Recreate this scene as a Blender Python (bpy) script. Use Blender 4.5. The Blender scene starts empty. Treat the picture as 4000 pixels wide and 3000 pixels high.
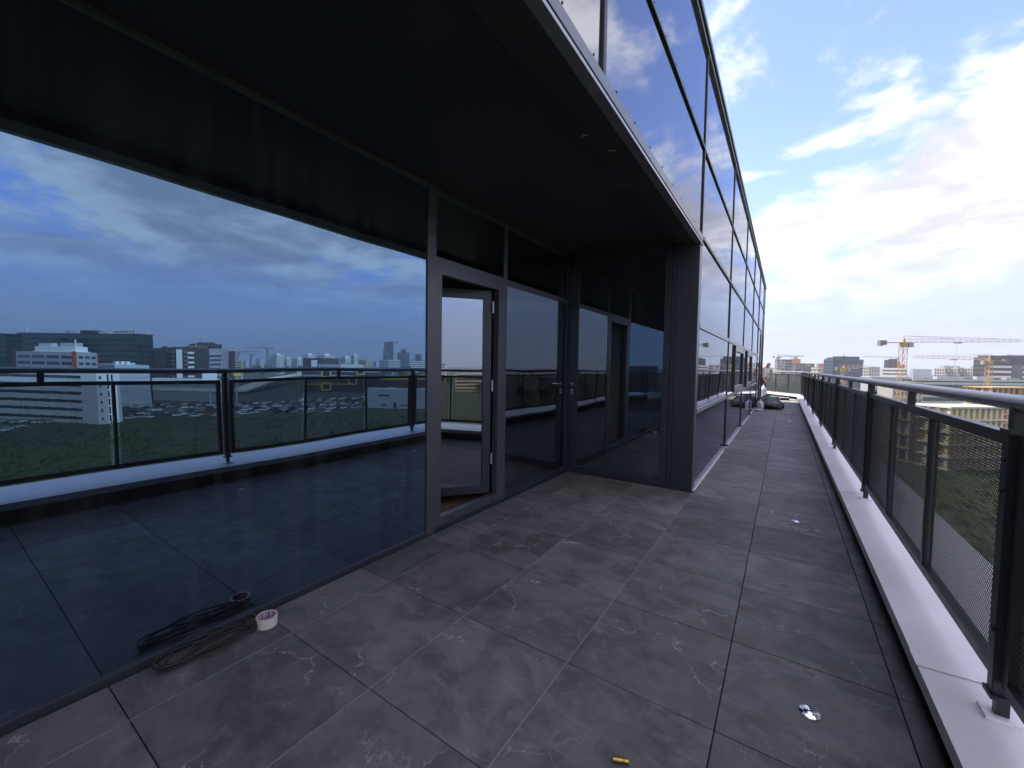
import bpy, bmesh, math, random
import numpy as np
from mathutils import Matrix, Vector
R_ = math.radians
random.seed(7); rng = np.random.default_rng(7)
SC = bpy.context.scene
COL = SC.collection

# ------------------------------------------------------------------ camera
F_PX = 1589.2; YAW, PITCH, ROLL = R_(33.81), R_(-2.614), R_(.8564)
H = 1.333                       # eye height above the deck
def cam_axes():
    cy, sy = math.cos(YAW), math.sin(YAW)
    f = Vector((-sy*math.cos(PITCH), cy*math.cos(PITCH), math.sin(PITCH)))
    r = Vector((cy, sy, 0)); u = r.cross(f)
    c, s = math.cos(ROLL), math.sin(ROLL)
    return c*r + s*u, -s*r + c*u, f
AX_R, AX_U, AX_F = cam_axes()
cam = bpy.data.cameras.new('camera'); cam_o = bpy.data.objects.new('camera', cam); COL.objects.link(cam_o)
cam.sensor_width = 36; cam.sensor_fit = 'HORIZONTAL'; cam.lens = 36*F_PX/4000
cam.clip_start = .05; cam.clip_end = 30000
m = Matrix.Identity(4)
for i in range(3):
    m[i][0] = AX_R[i]; m[i][1] = AX_U[i]; m[i][2] = -AX_F[i]
m[0][3], m[1][3], m[2][3] = 0, 0, H
cam_o.matrix_world = m
SC.camera = cam_o

# ------------------------------------------------------------------ sun, sky, exposure
SUN_EL = R_(52); SUN_AZ = R_(-92)          # azimuth from +Y towards +X: the sun stands behind the building, on its -X side
sd = Vector((math.sin(SUN_AZ)*math.cos(SUN_EL), math.cos(SUN_AZ)*math.cos(SUN_EL), math.sin(SUN_EL)))
sun = bpy.data.lights.new('sun', 'SUN'); sun.energy = 2.8; sun.angle = R_(.6); sun.color = (1, .95, .87)
sun_o = bpy.data.objects.new('sun', sun); COL.objects.link(sun_o)
sun_o.rotation_euler = sd.to_track_quat('Z', 'Y').to_euler(); sun_o.location = sd*200

W = bpy.data.worlds.new('World'); SC.world = W; W.use_nodes = True
def sky_nodes():
    nt = W.node_tree; N = nt.nodes; L = nt.links; N.clear()
    def n(t, **k):
        x = N.new(t)
        for a, b in k.items(): setattr(x, a, b)
        return x
    def mth(op, a, b=None, c=None, clamp=False):
        x = n('ShaderNodeMath', operation=op, use_clamp=clamp)
        for i, v in enumerate((a, b, c)):
            if v is None: continue
            if isinstance(v, (int, float)): x.inputs[i].default_value = v
            else: L.new(v, x.inputs[i])
        return x.outputs[0]
    def mix(f, a, b):
        x = n('ShaderNodeMix', data_type='RGBA')
        for s, v in ((x.inputs[0], f), (x.inputs[6], a), (x.inputs[7], b)):
            if isinstance(v, (int, float)): s.default_value = v
            elif isinstance(v, tuple): s.default_value = v
            else: L.new(v, s)
        return x.outputs[2]
    def ramp(v, lo, hi):
        x = n('ShaderNodeMapRange', interpolation_type='SMOOTHSTEP'); L.new(v, x.inputs[0])
        x.inputs[1].default_value = lo; x.inputs[2].default_value = hi
        return x.outputs[0]
    sky = n('ShaderNodeTexSky', sky_type='NISHITA'); sky.sun_disc = False
    sky.sun_elevation = SUN_EL; sky.sun_rotation = SUN_AZ; sky.altitude = 100
    sky.air_density = 1.0; sky.dust_density = .3; sky.ozone_density = 2.2
    tc = n('ShaderNodeTexCoord'); sep = n('ShaderNodeSeparateXYZ'); L.new(tc.outputs['Generated'], sep.inputs[0])
    x, y, z = sep.outputs
    zz = mth('ADD', mth('MAXIMUM', z, 0.0), .16)
    cmb = n('ShaderNodeCombineXYZ'); L.new(mth('DIVIDE', x, zz), cmb.inputs[0]); L.new(mth('DIVIDE', y, zz), cmb.inputs[1]); cmb.inputs[2].default_value = 3.7
    def noise(scale, det, rough, off, dist=0.0):
        mp = n('ShaderNodeMapping'); L.new(cmb.outputs[0], mp.inputs[0]); mp.inputs[1].default_value = off
        t = n('ShaderNodeTexNoise', noise_dimensions='3D'); L.new(mp.outputs[0], t.inputs[0])
        t.inputs['Scale'].default_value = scale; t.inputs['Detail'].default_value = det
        t.inputs['Roughness'].default_value = rough; t.inputs['Distortion'].default_value = dist
        return t.outputs[0]
    big = noise(.55, 3, .5, CLOUD_OFF)
    fine = noise(2.3, 12, .6, (CLOUD_OFF[0]+5, CLOUD_OFF[1]+2, 1), .25)
    d = mth('ADD', mth('MULTIPLY', big, .85), mth('MULTIPLY', fine, .75))
    cover = ramp(d, .69, .83)
    fine2 = noise(2.3, 10, .6, (CLOUD_OFF[0]+5.16, CLOUD_OFF[1]+2.0, 1), .25)    # the same field a step towards the sun: lit and shaded flanks
    shade = ramp(mth('ADD', mth('MULTIPLY', mth('SUBTRACT', fine2, fine), 2.6), mth('MULTIPLY', mth('SUBTRACT', d, .86), 2.2)), -.42, .34)
    cl = mix(shade, (3.9, 3.75, 3.8, 1), (1.95, 1.92, 2.28, 1))
    low = ramp(z, .09, .24)                                                    # haze swallows clouds near the horizon
    hazy = mth('MULTIPLY', mth('SUBTRACT', 1.0, ramp(z, .0, .42)), .93)         # pale blue air along the horizon
    g = n('ShaderNodeVectorMath', operation='MULTIPLY'); L.new(sky.outputs[0], g.inputs[0]); g.inputs[1].default_value = (.84, .765, .97)
    air = mix(hazy, g.outputs[0], (1.38, 1.50, 2.22, 1))
    col = mix(mth('MULTIPLY', cover, mth('ADD', mth('MULTIPLY', low, .88), .1)), air, cl)
    bg = n('ShaderNodeBackground'); L.new(col, bg.inputs[0]); bg.inputs[1].default_value = .15
    out = n('ShaderNodeOutputWorld'); L.new(bg.outputs[0], out.inputs[0])
CLOUD_OFF = (10.8, 5.3, 0)
sky_nodes()
SC.view_settings.view_transform = 'Standard'; SC.view_settings.look = 'None'; SC.view_settings.gamma = 1
SC.view_settings.exposure = 1.58
SC.cycles.max_bounces = 10; SC.cycles.glossy_bounces = 6; SC.cycles.transparent_max_bounces = 24
SC.cycles.transmission_bounces = 6; SC.cycles.diffuse_bounces = 3
SC.cycles.caustics_reflective = False; SC.cycles.caustics_refractive = False

# ------------------------------------------------------------------ pixels to directions
def ray(px, py): return AX_F + AX_R*((px-2000)/F_PX) - AX_U*((py-1500)/F_PX)
def horizon(px): return 1397.5 + .01495*px
XG, XF, YN = -2.28, -.785, 4.66            # recessed glass wall, outer facade, end wall of the recess
def flat_dir(px):
    d = ray(px, horizon(px)); d = Vector((d.x, d.y)); return d/(d.dot(Vector((AX_F.x, AX_F.y)).normalized()))   # unit depth
def mir(v): return Vector((2*XG - v[0], v[1]))
def at(px, depth, mirror=False):
    v = flat_dir(px)*depth
    return mir(v) if mirror else v
def height(px, py, depth): return H + (horizon(px)-py)*depth/F_PX
G = -24.0                                   # street level below the deck
def ground_at(px, py, mirror=False, z=G):
    d = ray(px, py); t = (z-H)/d.z; v = Vector((d.x*t, d.y*t))
    return mir(v) if mirror else v

# ------------------------------------------------------------------ materials
MATS = {}
def nodes_of(name):
    mt = bpy.data.materials.new(name); mt.use_nodes = True; MATS[name] = mt
    nt = mt.node_tree; nt.nodes.clear()
    out = nt.nodes.new('ShaderNodeOutputMaterial')
    return mt, nt, nt.nodes, nt.links, out
def M(name, col, rough=.5, metal=0., var=.12, scale=6., bump=0., spec=.5, fine=0, per_obj=.0):
    if name in MATS: return MATS[name]
    mt, nt, N, L, out = nodes_of(name)
    p = N.new('ShaderNodeBsdfPrincipled'); L.new(p.outputs[0], out.inputs[0])
    tc = N.new('ShaderNodeTexCoord'); oi = N.new('ShaderNodeObjectInfo')
    va = N.new('ShaderNodeVectorMath'); va.operation = 'MULTIPLY_ADD'
    L.new(oi.outputs['Random'], va.inputs[0]); va.inputs[1].default_value = (37, 53, 71); L.new(tc.outputs['Object'], va.inputs[2])
    nz = N.new('ShaderNodeTexNoise'); L.new(va.outputs[0], nz.inputs[0])
    nz.inputs['Scale'].default_value = scale; nz.inputs['Detail'].default_value = 6; nz.inputs['Roughness'].default_value = .6
    mr = N.new('ShaderNodeMapRange'); L.new(nz.outputs[0], mr.inputs[0])
    mr.inputs[1].default_value = .25; mr.inputs[2].default_value = .75; mr.inputs[3].default_value = 1-var; mr.inputs[4].default_value = 1+var
    fac = mr.outputs[0]
    if per_obj:
        a = N.new('ShaderNodeMapRange'); L.new(oi.outputs['Random'], a.inputs[0]); a.inputs[3].default_value = 1-per_obj; a.inputs[4].default_value = 1+per_obj
        q = N.new('ShaderNodeMath'); q.operation = 'MULTIPLY'; L.new(fac, q.inputs[0]); L.new(a.outputs[0], q.inputs[1]); fac = q.outputs[0]
    vm = N.new('ShaderNodeVectorMath'); vm.operation = 'SCALE'; vm.inputs[0].default_value = col[:3]; L.new(fac, vm.inputs['Scale'])
    L.new(vm.outputs[0], p.inputs['Base Color'])
    p.inputs['Roughness'].default_value = rough; p.inputs['Metallic'].default_value = metal
    p.inputs['Specular IOR Level'].default_value = spec
    rr = N.new('ShaderNodeMapRange'); L.new(nz.outputs[0], rr.inputs[0]); rr.inputs[1].default_value = .3; rr.inputs[2].default_value = .7
    rr.inputs[3].default_value = max(.02, rough*.85); rr.inputs[4].default_value = min(1, rough*1.15); L.new(rr.outputs[0], p.inputs['Roughness'])
    if bump:
        b = N.new('ShaderNodeBump'); b.inputs['Strength'].default_value = bump; b.inputs['Distance'].default_value = .01
        n2 = N.new('ShaderNodeTexNoise'); L.new(va.outputs[0], n2.inputs[0]); n2.inputs['Scale'].default_value = scale*4; n2.inputs['Detail'].default_value = 5
        L.new(n2.outputs[0], b.inputs['Height']); L.new(b.outputs[0], p.inputs['Normal'])
    return mt

def mat_glass(name, ior, tint, trans=None, dust=.02):
    """coated solar glass: Fresnel mirror over a dark room (opaque) or over a tinted see-through pane"""
    mt, nt, N, L, out = nodes_of(name)
    fr = N.new('ShaderNodeFresnel'); fr.inputs[0].default_value = ior
    gl = N.new('ShaderNodeBsdfGlossy'); gl.inputs['Color'].default_value = (*tint, 1); gl.inputs['Roughness'].default_value = 0.0
    if trans is None:
        ba = N.new('ShaderNodeBsdfDiffuse'); ba.inputs[0].default_value = (.006, .007, .009, 1)
    else:
        ba = N.new('ShaderNodeBsdfTransparent'); ba.inputs[0].default_value = (*trans, 1)
    mx = N.new('ShaderNodeMixShader'); L.new(fr.outputs[0], mx.inputs[0]); L.new(ba.outputs[0], mx.inputs[1]); L.new(gl.outputs[0], mx.inputs[2])
    df = N.new('ShaderNodeBsdfDiffuse'); df.inputs[0].default_value = (.42, .4, .37, 1)
    tc = N.new('ShaderNodeTexCoord'); mp = N.new('ShaderNodeMapping'); L.new(tc.outputs['Object'], mp.inputs[0]); mp.inputs[3].default_value = (9, 9, .35)
    nz = N.new('ShaderNodeTexNoise'); L.new(mp.outputs[0], nz.inputs[0]); nz.inputs['Scale'].default_value = 1.6; nz.inputs['Detail'].default_value = 8
    mr = N.new('ShaderNodeMapRange'); L.new(nz.outputs[0], mr.inputs[0]); mr.inputs[1].default_value = .45; mr.inputs[2].default_value = .8; mr.inputs[3].default_value = dust*.25; mr.inputs[4].default_value = dust*2.5
    m2 = N.new('ShaderNodeMixShader'); L.new(mr.outputs[0], m2.inputs[0]); L.new(mx.outputs[0], m2.inputs[1]); L.new(df.outputs[0], m2.inputs[2])
    # float glass is never quite flat
    bn = N.new('ShaderNodeTexNoise'); L.new(tc.outputs['Object'], bn.inputs[0]); bn.inputs['Scale'].default_value = .9; bn.inputs['Detail'].default_value = 1
    bp = N.new('ShaderNodeBump'); bp.inputs['Strength'].default_value = 1; bp.inputs['Distance'].default_value = .0035; L.new(bn.outputs[0], bp.inputs['Height']); L.new(bp.outputs[0], gl.inputs['Normal'])
    L.new(m2.outputs[0], out.inputs[0])
    return mt

def mat_tile(name, base, vein, veil):
    mt, nt, N, L, out = nodes_of(name)
    def n(t, **k):
        x = N.new(t)
        for a, b in k.items(): setattr(x, a, b)
        return x
    p = n('ShaderNodeBsdfPrincipled'); L.new(p.outputs[0], out.inputs[0])
    tc = n('ShaderNodeTexCoord'); oi = n('ShaderNodeObjectInfo')
    va = n('ShaderNodeVectorMath', operation='MULTIPLY_ADD')
    L.new(oi.outputs['Random'], va.inputs[0]); va.inputs[1].default_value = (137, 253, 71); L.new(tc.outputs['Object'], va.inputs[2])
    def nz(scale, det, rough, dist=0, src=None):
        t = n('ShaderNodeTexNoise'); L.new(src or va.outputs[0], t.inputs[0])
        t.inputs['Scale'].default_value = scale; t.inputs['Detail'].default_value = det; t.inputs['Roughness'].default_value = rough; t.inputs['Distortion'].default_value = dist
        return t.outputs[0]
    def mr(v, a, b, c, d):
        t = n('ShaderNodeMapRange', interpolation_type='SMOOTHSTEP'); L.new(v, t.inputs[0])
        for i, q in enumerate((a, b, c, d)): t.inputs[i+1].default_value = q
        return t.outputs[0]
    def mt2(op, a, b):
        t = n('ShaderNodeMath', operation=op)
        for i, v in enumerate((a, b)):
            if isinstance(v, (int, float)): t.inputs[i].default_value = v
            else: L.new(v, t.inputs[i])
        return t.outputs[0]
    def mixc(f, a, b):
        x = n('ShaderNodeMix', data_type='RGBA'); L.new(f, x.inputs[0])
        for s, v in ((x.inputs[6], a), (x.inputs[7], b)):
            if isinstance(v, tuple): s.default_value = (*v, 1)
            else: L.new(v, s)
        return x.outputs[2]
    c1 = nz(3.2, 9, .62, .8); c2 = nz(17, 7, .7)
    stretch = n('ShaderNodeMapping'); L.new(va.outputs[0], stretch.inputs[0]); stretch.inputs[2].default_value = (0, 0, .6); stretch.inputs[3].default_value = (1, 2.6, 1)
    c3 = nz(5, 8, .68, .5, stretch.outputs[0])
    col = mixc(mr(c1, .36, .66, 0, 1), tuple(b*.7 for b in base), tuple(b*1.3 for b in base))
    col = mixc(mr(c3, .5, .74, 0, .75), col, tuple(b*veil for b in base))
    col = mixc(mr(c2, .5, .76, 0, .6), col, tuple(b*1.7 for b in base))
    # thin cracks of pale stone: edges of a warped cell pattern, broken up by masks
    def crack(scale, warp, width, strength, mscale, lo, hi, wander):
        wn = n('ShaderNodeTexNoise'); L.new(va.outputs[0], wn.inputs[0]); wn.inputs['Scale'].default_value = wander; wn.inputs['Detail'].default_value = 6; wn.inputs['Roughness'].default_value = .62
        w2 = n('ShaderNodeVectorMath', operation='MULTIPLY_ADD'); L.new(wn.outputs['Color'], w2.inputs[0]); w2.inputs[1].default_value = (warp,)*3; L.new(va.outputs[0], w2.inputs[2])
        vo = n('ShaderNodeTexVoronoi', feature='DISTANCE_TO_EDGE'); L.new(w2.outputs[0], vo.inputs['Vector']); vo.inputs['Scale'].default_value = scale
        return mt2('MULTIPLY', mr(vo.outputs['Distance'], .0, width, strength, 0), mr(nz(mscale, 4, .65), lo, hi, 0, 1))
    vein1 = crack(1.9, .55, .010, .85, 2.2, .50, .66, 2.6)
    vein2 = crack(5.2, .30, .022, .45, 2.9, .53, .70, 5.0)
    col = mixc(mt2('MAXIMUM', vein1, vein2), col, vein)
    col = mixc(mr(nz(95, 2, .5), .74, .8, 0, .5), col, vein)
    geo = n('ShaderNodeNewGeometry')                    # building dust and dried water marks that run across the joints
    d1 = nz(.8, 6, .62, .6, geo.outputs['Position']); d2 = nz(4.5, 7, .7, .3, geo.outputs['Position'])
    col = mixc(mt2('MULTIPLY', mr(d1, .46, .70, 0, .42), mr(d2, .40, .70, .15, 1)), col, tuple(b*2.1 for b in base))
    br = n('ShaderNodeMapRange'); L.new(oi.outputs['Random'], br.inputs[0]); br.inputs[3].default_value = .80; br.inputs[4].default_value = 1.18
    vs = n('ShaderNodeVectorMath', operation='SCALE'); L.new(col, vs.inputs[0]); L.new(br.outputs[0], vs.inputs['Scale'])
    L.new(vs.outputs[0], p.inputs['Base Color'])
    L.new(mr(c2, .3, .7, .50, .66), p.inputs['Roughness']); p.inputs['Specular IOR Level'].default_value = .28
    b = n('ShaderNodeBump'); b.inputs['Strength'].default_value = .12; b.inputs['Distance'].default_value = .004
    L.new(c2, b.inputs['Height']); L.new(b.outputs[0], p.inputs['Normal'])
    return mt

M('anthracite', (.032, .034, .044), .38, .0, .08, 3, spec=.45)
M('anthracite_light', (.085, .088, .10), .36, .35, .08, 3)
M('rail_paint', (.020, .022, .025), .36, .0, .15, 8, spec=.5)
M('handrail_paint', (.34, .34, .36), .32, .45, .15, 10)
M('sheet_paint', (.024, .026, .028), .40, .0, .15, 5)
M('aluminium', (.36, .37, .39), .38, .7, .12, 5); M('alu_grey', (.20, .205, .22), .4, .5, .12, 5)
M('mullion_dark', (.022, .024, .030), .4, .1, .1, 4)
M('soffit_panel', (.046, .046, .053), .5, .0, .25, 1.2, spec=.3)
M('white_sheet', (.86, .84, .885), .40, .0, .12, 1.5, bump=.12)
M('parapet_render', (.10, .105, .115), .8, .0, .15, 5)
M('slab_dark', (.02, .02, .022), .9)
M('grout_pale', (.25, .245, .24), .85, 0, .35, 30)
M('steel_bright', (.75, .75, .77), .16, 1, .05, 20)
M('rubber_black', (.012, .011, .011), .5, 0, .2, 20)
M('dark_joint', (.012, .012, .014), .8)
mat_glass('solar_glass', 3.8, (.40, .65, .98))
mat_glass('facade_glass', 4.4, (.86, .92, 1.0), dust=.025)
mat_glass('clear_glass', 3.9, (.78, .88, 1.0), (.80, .84, .80), dust=.01)
mat_glass('end_glass', 3.2, (.78, .88, 1.0))
mat_glass('pane_edge', 1.5, (.5, .6, .6), (.6, .7, .68), dust=.01)
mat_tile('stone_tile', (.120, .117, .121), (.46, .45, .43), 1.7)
mat_tile('sunlit_tile', (.30, .29, .27), (.5, .48, .44), 1.15)

# ------------------------------------------------------------------ mesh helpers
class MB:
    def __init__(s): s.v = []; s.f = []; s.mi = []
    def add(s, vs, fs, mi=0):
        o = len(s.v); s.v += [tuple(q) for q in vs]; s.f += [tuple(i+o for i in f) for f in fs]; s.mi += [mi]*len(fs); return s
    def box(s, a, b, mi=0, T=None):
        x0, y0, z0 = a; x1, y1, z1 = b
        vs = [Vector(q) for q in ((x0,y0,z0),(x1,y0,z0),(x1,y1,z0),(x0,y1,z0),(x0,y0,z1),(x1,y0,z1),(x1,y1,z1),(x0,y1,z1))]
        if T: vs = [T @ q for q in vs]
        return s.add(vs, [(0,3,2,1),(4,5,6,7),(0,1,5,4),(1,2,6,5),(2,3,7,6),(3,0,4,7)], mi)
    def bar(s, a, b, r, mi=0, n=4, r2=None, caps=True):
        a = Vector(a); b = Vector(b); d = b-a
        if d.length < 1e-6: return s
        q = d.to_track_quat('Z', 'Y'); r2 = r if r2 is None else r2
        o = math.pi/4 if n == 4 else 0
        vs = []
        for c, rr in ((a, r), (b, r2)):
            for i in range(n):
                t = 2*math.pi*i/n+o; vs.append(c + q @ Vector((rr*math.cos(t), rr*math.sin(t), 0)))
        fs = [(i, (i+1) % n, n+(i+1) % n, n+i) for i in range(n)]
        if caps: fs += [tuple(range(n-1, -1, -1)), tuple(range(n, 2*n))]
        return s.add(vs, fs, mi)
    def tube(s, pts, r, n=8, mi=0, caps=True):
        pts = [Vector(p) for p in pts]; vs = []; fs = []
        prev = None
        for k, p in enumerate(pts):
            t = (pts[min(k+1, len(pts)-1)] - pts[max(k-1, 0)]).normalized()
            if prev is None:
                prev = t.orthogonal().normalized()
            prev = (prev - t*prev.dot(t)).normalized(); bn = t.cross(prev)
            rr = r[k] if isinstance(r, (list, tuple)) else r
            for i in range(n):
                a = 2*math.pi*i/n; vs.append(p + prev*(rr*math.cos(a)) + bn*(rr*math.sin(a)))
        for k in range(len(pts)-1):
            for i in range(n):
                j = (i+1) % n; fs.append((k*n+i, k*n+j, (k+1)*n+j, (k+1)*n+i))
        if caps: fs += [tuple(range(n-1, -1, -1)), tuple(range((len(pts)-1)*n, len(pts)*n))]
        return s.add(vs, fs, mi)
    def lathe(s, prof, n=24, mi=0, c=(0, 0, 0)):
        vs = []; fs = []
        for r, z in prof:
            for i in range(n):
                a = 2*math.pi*i/n; vs.append((c[0]+r*math.cos(a), c[1]+r*math.sin(a), c[2]+z))
        for k in range(len(prof)-1):
            for i in range(n):
                j = (i+1) % n; fs.append((k*n+i, k*n+j, (k+1)*n+j, (k+1)*n+i))
        return s.add(vs, fs, mi)
    def prism(s, poly, z0, z1, mi=0):
        n = len(poly); vs = [(x, y, z0) for x, y in poly] + [(x, y, z1) for x, y in poly]
        fs = [tuple(range(n-1, -1, -1)), tuple(range(n, 2*n))] + [(i, (i+1) % n, n+(i+1) % n, n+i) for i in range(n)]
        return s.add(vs, fs, mi)
    def mesh(s, name, mats, smooth=False, bevel=0):
        me = bpy.data.meshes.new(name); me.from_pydata(s.v, [], s.f)
        for q in (mats if isinstance(mats, (list, tuple)) else [mats]): me.materials.append(MATS[q] if isinstance(q, str) else q)
        me.polygons.foreach_set('material_index', s.mi)
        if bevel:
            bm = bmesh.new(); bm.from_mesh(me); bmesh.ops.remove_doubles(bm, verts=bm.verts, dist=1e-6)
            bmesh.ops.bevel(bm, geom=[e for e in bm.edges if len(e.link_faces) == 2 and e.calc_face_angle(0) > .5], offset=bevel, segments=2, affect='EDGES', profile=.5)
            bm.to_mesh(me); bm.free()
        if smooth: me.polygons.foreach_set('use_smooth', [True]*len(me.polygons))
        me.update(); return me
    def build(s, name, mats, parent=None, smooth=False, bevel=0, loc=None):
        return link(name, s.mesh(name, mats, smooth, bevel), parent, loc)
def link(name, me, parent=None, loc=None, rz=0):
    o = bpy.data.objects.new(name, me); COL.objects.link(o)
    if parent is not None: o.parent = parent
    if loc is not None: o.location = loc
    if rz: o.rotation_euler = (0, 0, rz)
    return o
def tag(o, label=None, cat=None, group=None, kind=None):
    for k, v in (('label', label), ('category', cat), ('group', group), ('kind', kind)):
        if v: o[k] = v
    return o
def thing(name, label, cat, loc=(0, 0, 0), rz=0, group=None):
    o = bpy.data.objects.new(name, None); COL.objects.link(o); o.location = loc; o.rotation_euler = (0, 0, rz); o.empty_display_size = .2
    return tag(o, label, cat, group)
def pbox(name, a, b, mat, parent, bevel=0, T=None):
    """one box part, its origin at its centre"""
    a = Vector(a); b = Vector(b); c = (a+b)/2
    return MB().box(a-c, b-c).build(name, mat, parent, bevel=bevel, loc=c)
def copy_tree(o, parent=None):
    c = o.copy(); COL.objects.link(c)
    if parent is not None: c.parent = parent
    for ch in [q for q in bpy.data.objects if q.parent is o]: copy_tree(ch, c)
    return c

# ================================================================== THE TERRACE
T = .6; RY = .5979
JX = [-2.567 + T*i for i in range(0, 6)]              # long joints (JX[1] .. JX[5])
def row_y(j): return 1.023 + RY*j
Y_BACK, Y_END = -9.5, 20.0                             # building ends
CI = Vector((.475, 22.15)); DG = Vector((-.545, .838)).normalized()     # the terrace edge turns here and runs off at an angle
NRM = Vector((DG.y, -DG.x))
deck = MB().prism([(-12, Y_BACK), (.62, Y_BACK), (.62, 22.2), tuple(CI + DG*15), (-12, 34.5)], -.30, -.035).build('terrace_deck', 'slab_dark')
tag(deck, 'dark terrace slab under the stone tiles', None, None, 'structure')
GAP = .0022
def tile_mesh(w, d, mat='stone_tile'):
    return MB().box((-w/2, -d/2, -.022), (w/2, d/2, 0)).mesh('deck_tile', mat, bevel=.0012)
TM = {}
def tile(x0, x1, y0, y1, mat='stone_tile'):
    w = round(x1-x0-2*GAP, 4); d = round(y1-y0-2*GAP, 4); k = (w, d, mat)
    if k not in TM: TM[k] = tile_mesh(w, d, mat)
    o = link('deck_tile', TM[k], deck, ((x0+x1)/2, (y0+y1)/2, random.uniform(-.0008, .0008)))
    return o
for j in range(-7, 6):
    y0, y1 = row_y(j), row_y(j+1)
    xs = [-2.245] + JX[1:] + [.60]
    for a, b in zip(xs[:-1], xs[1:]):
        tile(a, b, y0, YN-.004 if (j == 5 and b < -.7) else y1)
for j in range(6, 32):
    xs = [-.765] + JX[4:] + [.60]
    for a, b in zip(xs[:-1], xs[1:]): tile(a, b, row_y(j), row_y(j+1))
for j in range(32, 46):                                # beyond the end of the building: paler copy of the tile, sunlight put into its colour
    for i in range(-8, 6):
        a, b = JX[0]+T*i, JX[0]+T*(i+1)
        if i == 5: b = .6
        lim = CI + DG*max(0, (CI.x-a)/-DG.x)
        if row_y(j) < lim.y + .12: tile(a, b, row_y(j), row_y(j+1), 'sunlit_tile')
# pale grout left in the three joints nearest the glass
for i, (ya, yb) in ((1, (-3.1, YN)), (2, (-3.1, YN)), (3, (-1.3, YN))):
    for k in range(6):
        a = ya + (yb-ya)*k/6; b = ya + (yb-ya)*(k+1)/6
        pbox('grout_line', (JX[i]-.0018, a, -.02), (JX[i]+.0018, b, -.0008), 'grout_pale', deck)

# ---- parapet: rendered upstand with a white sheet-metal capping
def off_path(d):
    mit = (Vector((1, 0)) + NRM)/(1 + NRM.x)
    return [Vector((.475+d, Y_BACK)), CI + mit*d, CI + DG*15 + NRM*d]
def sweep(prof, mat, name, parent, bevel=0):
    """prof: list of (offset, z) closed polygon swept along the edge path"""
    b = MB(); n = len(prof); rows = [[(*off_path(o)[k], z) for o, z in prof] for k in range(3)]
    vs = [q for r in rows for q in r]; fs = []
    for k in range(2):
        for i in range(n): j = (i+1) % n; fs.append((k*n+i, k*n+j, (k+1)*n+j, (k+1)*n+i))
    fs += [tuple(range(n-1, -1, -1)), tuple(range(2*n, 3*n))]
    return b.add(vs, fs).build(name, mat, parent, bevel=bevel)
par = thing('parapet', 'low terrace parapet capped with smooth white sheet metal, running under the railing', 'parapet', (0, 0, 0))
sweep([(.10, -.3), (.53, -.3), (.53, .165), (.10, .165)], 'parapet_render', 'upstand', par)
sweep([(0, .125), (.006, .125), (.006, .172), (.57, .190), (.57, .120), (.578, .120), (.578, .200), (.0, .181)], 'white_sheet', 'capping', par, bevel=.0015)
sweep([(.10, -.033), (.125, -.033), (.125, .10), (.10, .10)], 'dark_joint', 'shadow_gap', par)
for k in range(-4, 8):
    y = 2.23 + 2.745*k
    b = MB(); b.add([(.472, y-.055, .184), (1.05, y-.055, .2035), (1.05, y+.055, .2035), (.472, y+.055, .184),
                     (.472, y-.055, .130), (.472, y+.055, .130)], [(0, 1, 2, 3), (4, 0, 3, 5)])
    b.build('seam_plate', 'white_sheet', par)

# ---- perforated sheet: hexagonal grid of real holes with thickness, one shared mesh
def perforated(w, h, p=.0125, r=.0048, t=.0012):
    Rr = p/math.sqrt(3); q = 1.5*Rr
    nx = int(w/p); nz = int(h/q)
    ang = np.radians(30+60*np.arange(6)); hx = np.stack([np.cos(ang), np.sin(ang)], -1)
    cx, cz = np.meshgrid(np.arange(nx), np.arange(nz)); cx = cx*p + (cz % 2)*p/2; cz = cz*q
    C = np.stack([cx.ravel()-nx*p/2, cz.ravel()-nz*q/2], -1)
    n = len(C); V = np.zeros((n, 24, 3))
    for k, (rad, x) in enumerate(((Rr, -t/2), (r, -t/2), (r, t/2), (Rr, t/2))):
        V[:, k*6:k*6+6, 0] = x; V[:, k*6:k*6+6, 1:] = C[:, None, :] + hx[None]*rad
    q1 = []
    for k in range(3):
        for i in range(6): j = (i+1) % 6; q1.append((k*6+i, k*6+j, (k+1)*6+j, (k+1)*6+i))
    q1 = np.array(q1); Fc = (q1[None] + 24*np.arange(n)[:, None, None]).reshape(-1, 4)
    me = bpy.data.meshes.new('perforated_sheet'); me.vertices.add(n*24); me.vertices.foreach_set('co', V.ravel())
    me.loops.add(Fc.size); me.loops.foreach_set('vertex_index', Fc.ravel().astype(np.int32))
    me.polygons.add(len(Fc)); me.polygons.foreach_set('loop_start', np.arange(0, Fc.size, 4, dtype=np.int32))
    me.materials.append(MATS['sheet_paint']); me.update(calc_edges=True); me.validate()
    return me
PW, PH = .87, .80
PERF = perforated(PW-.01, PH+.012)
BAY = 2.745
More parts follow.
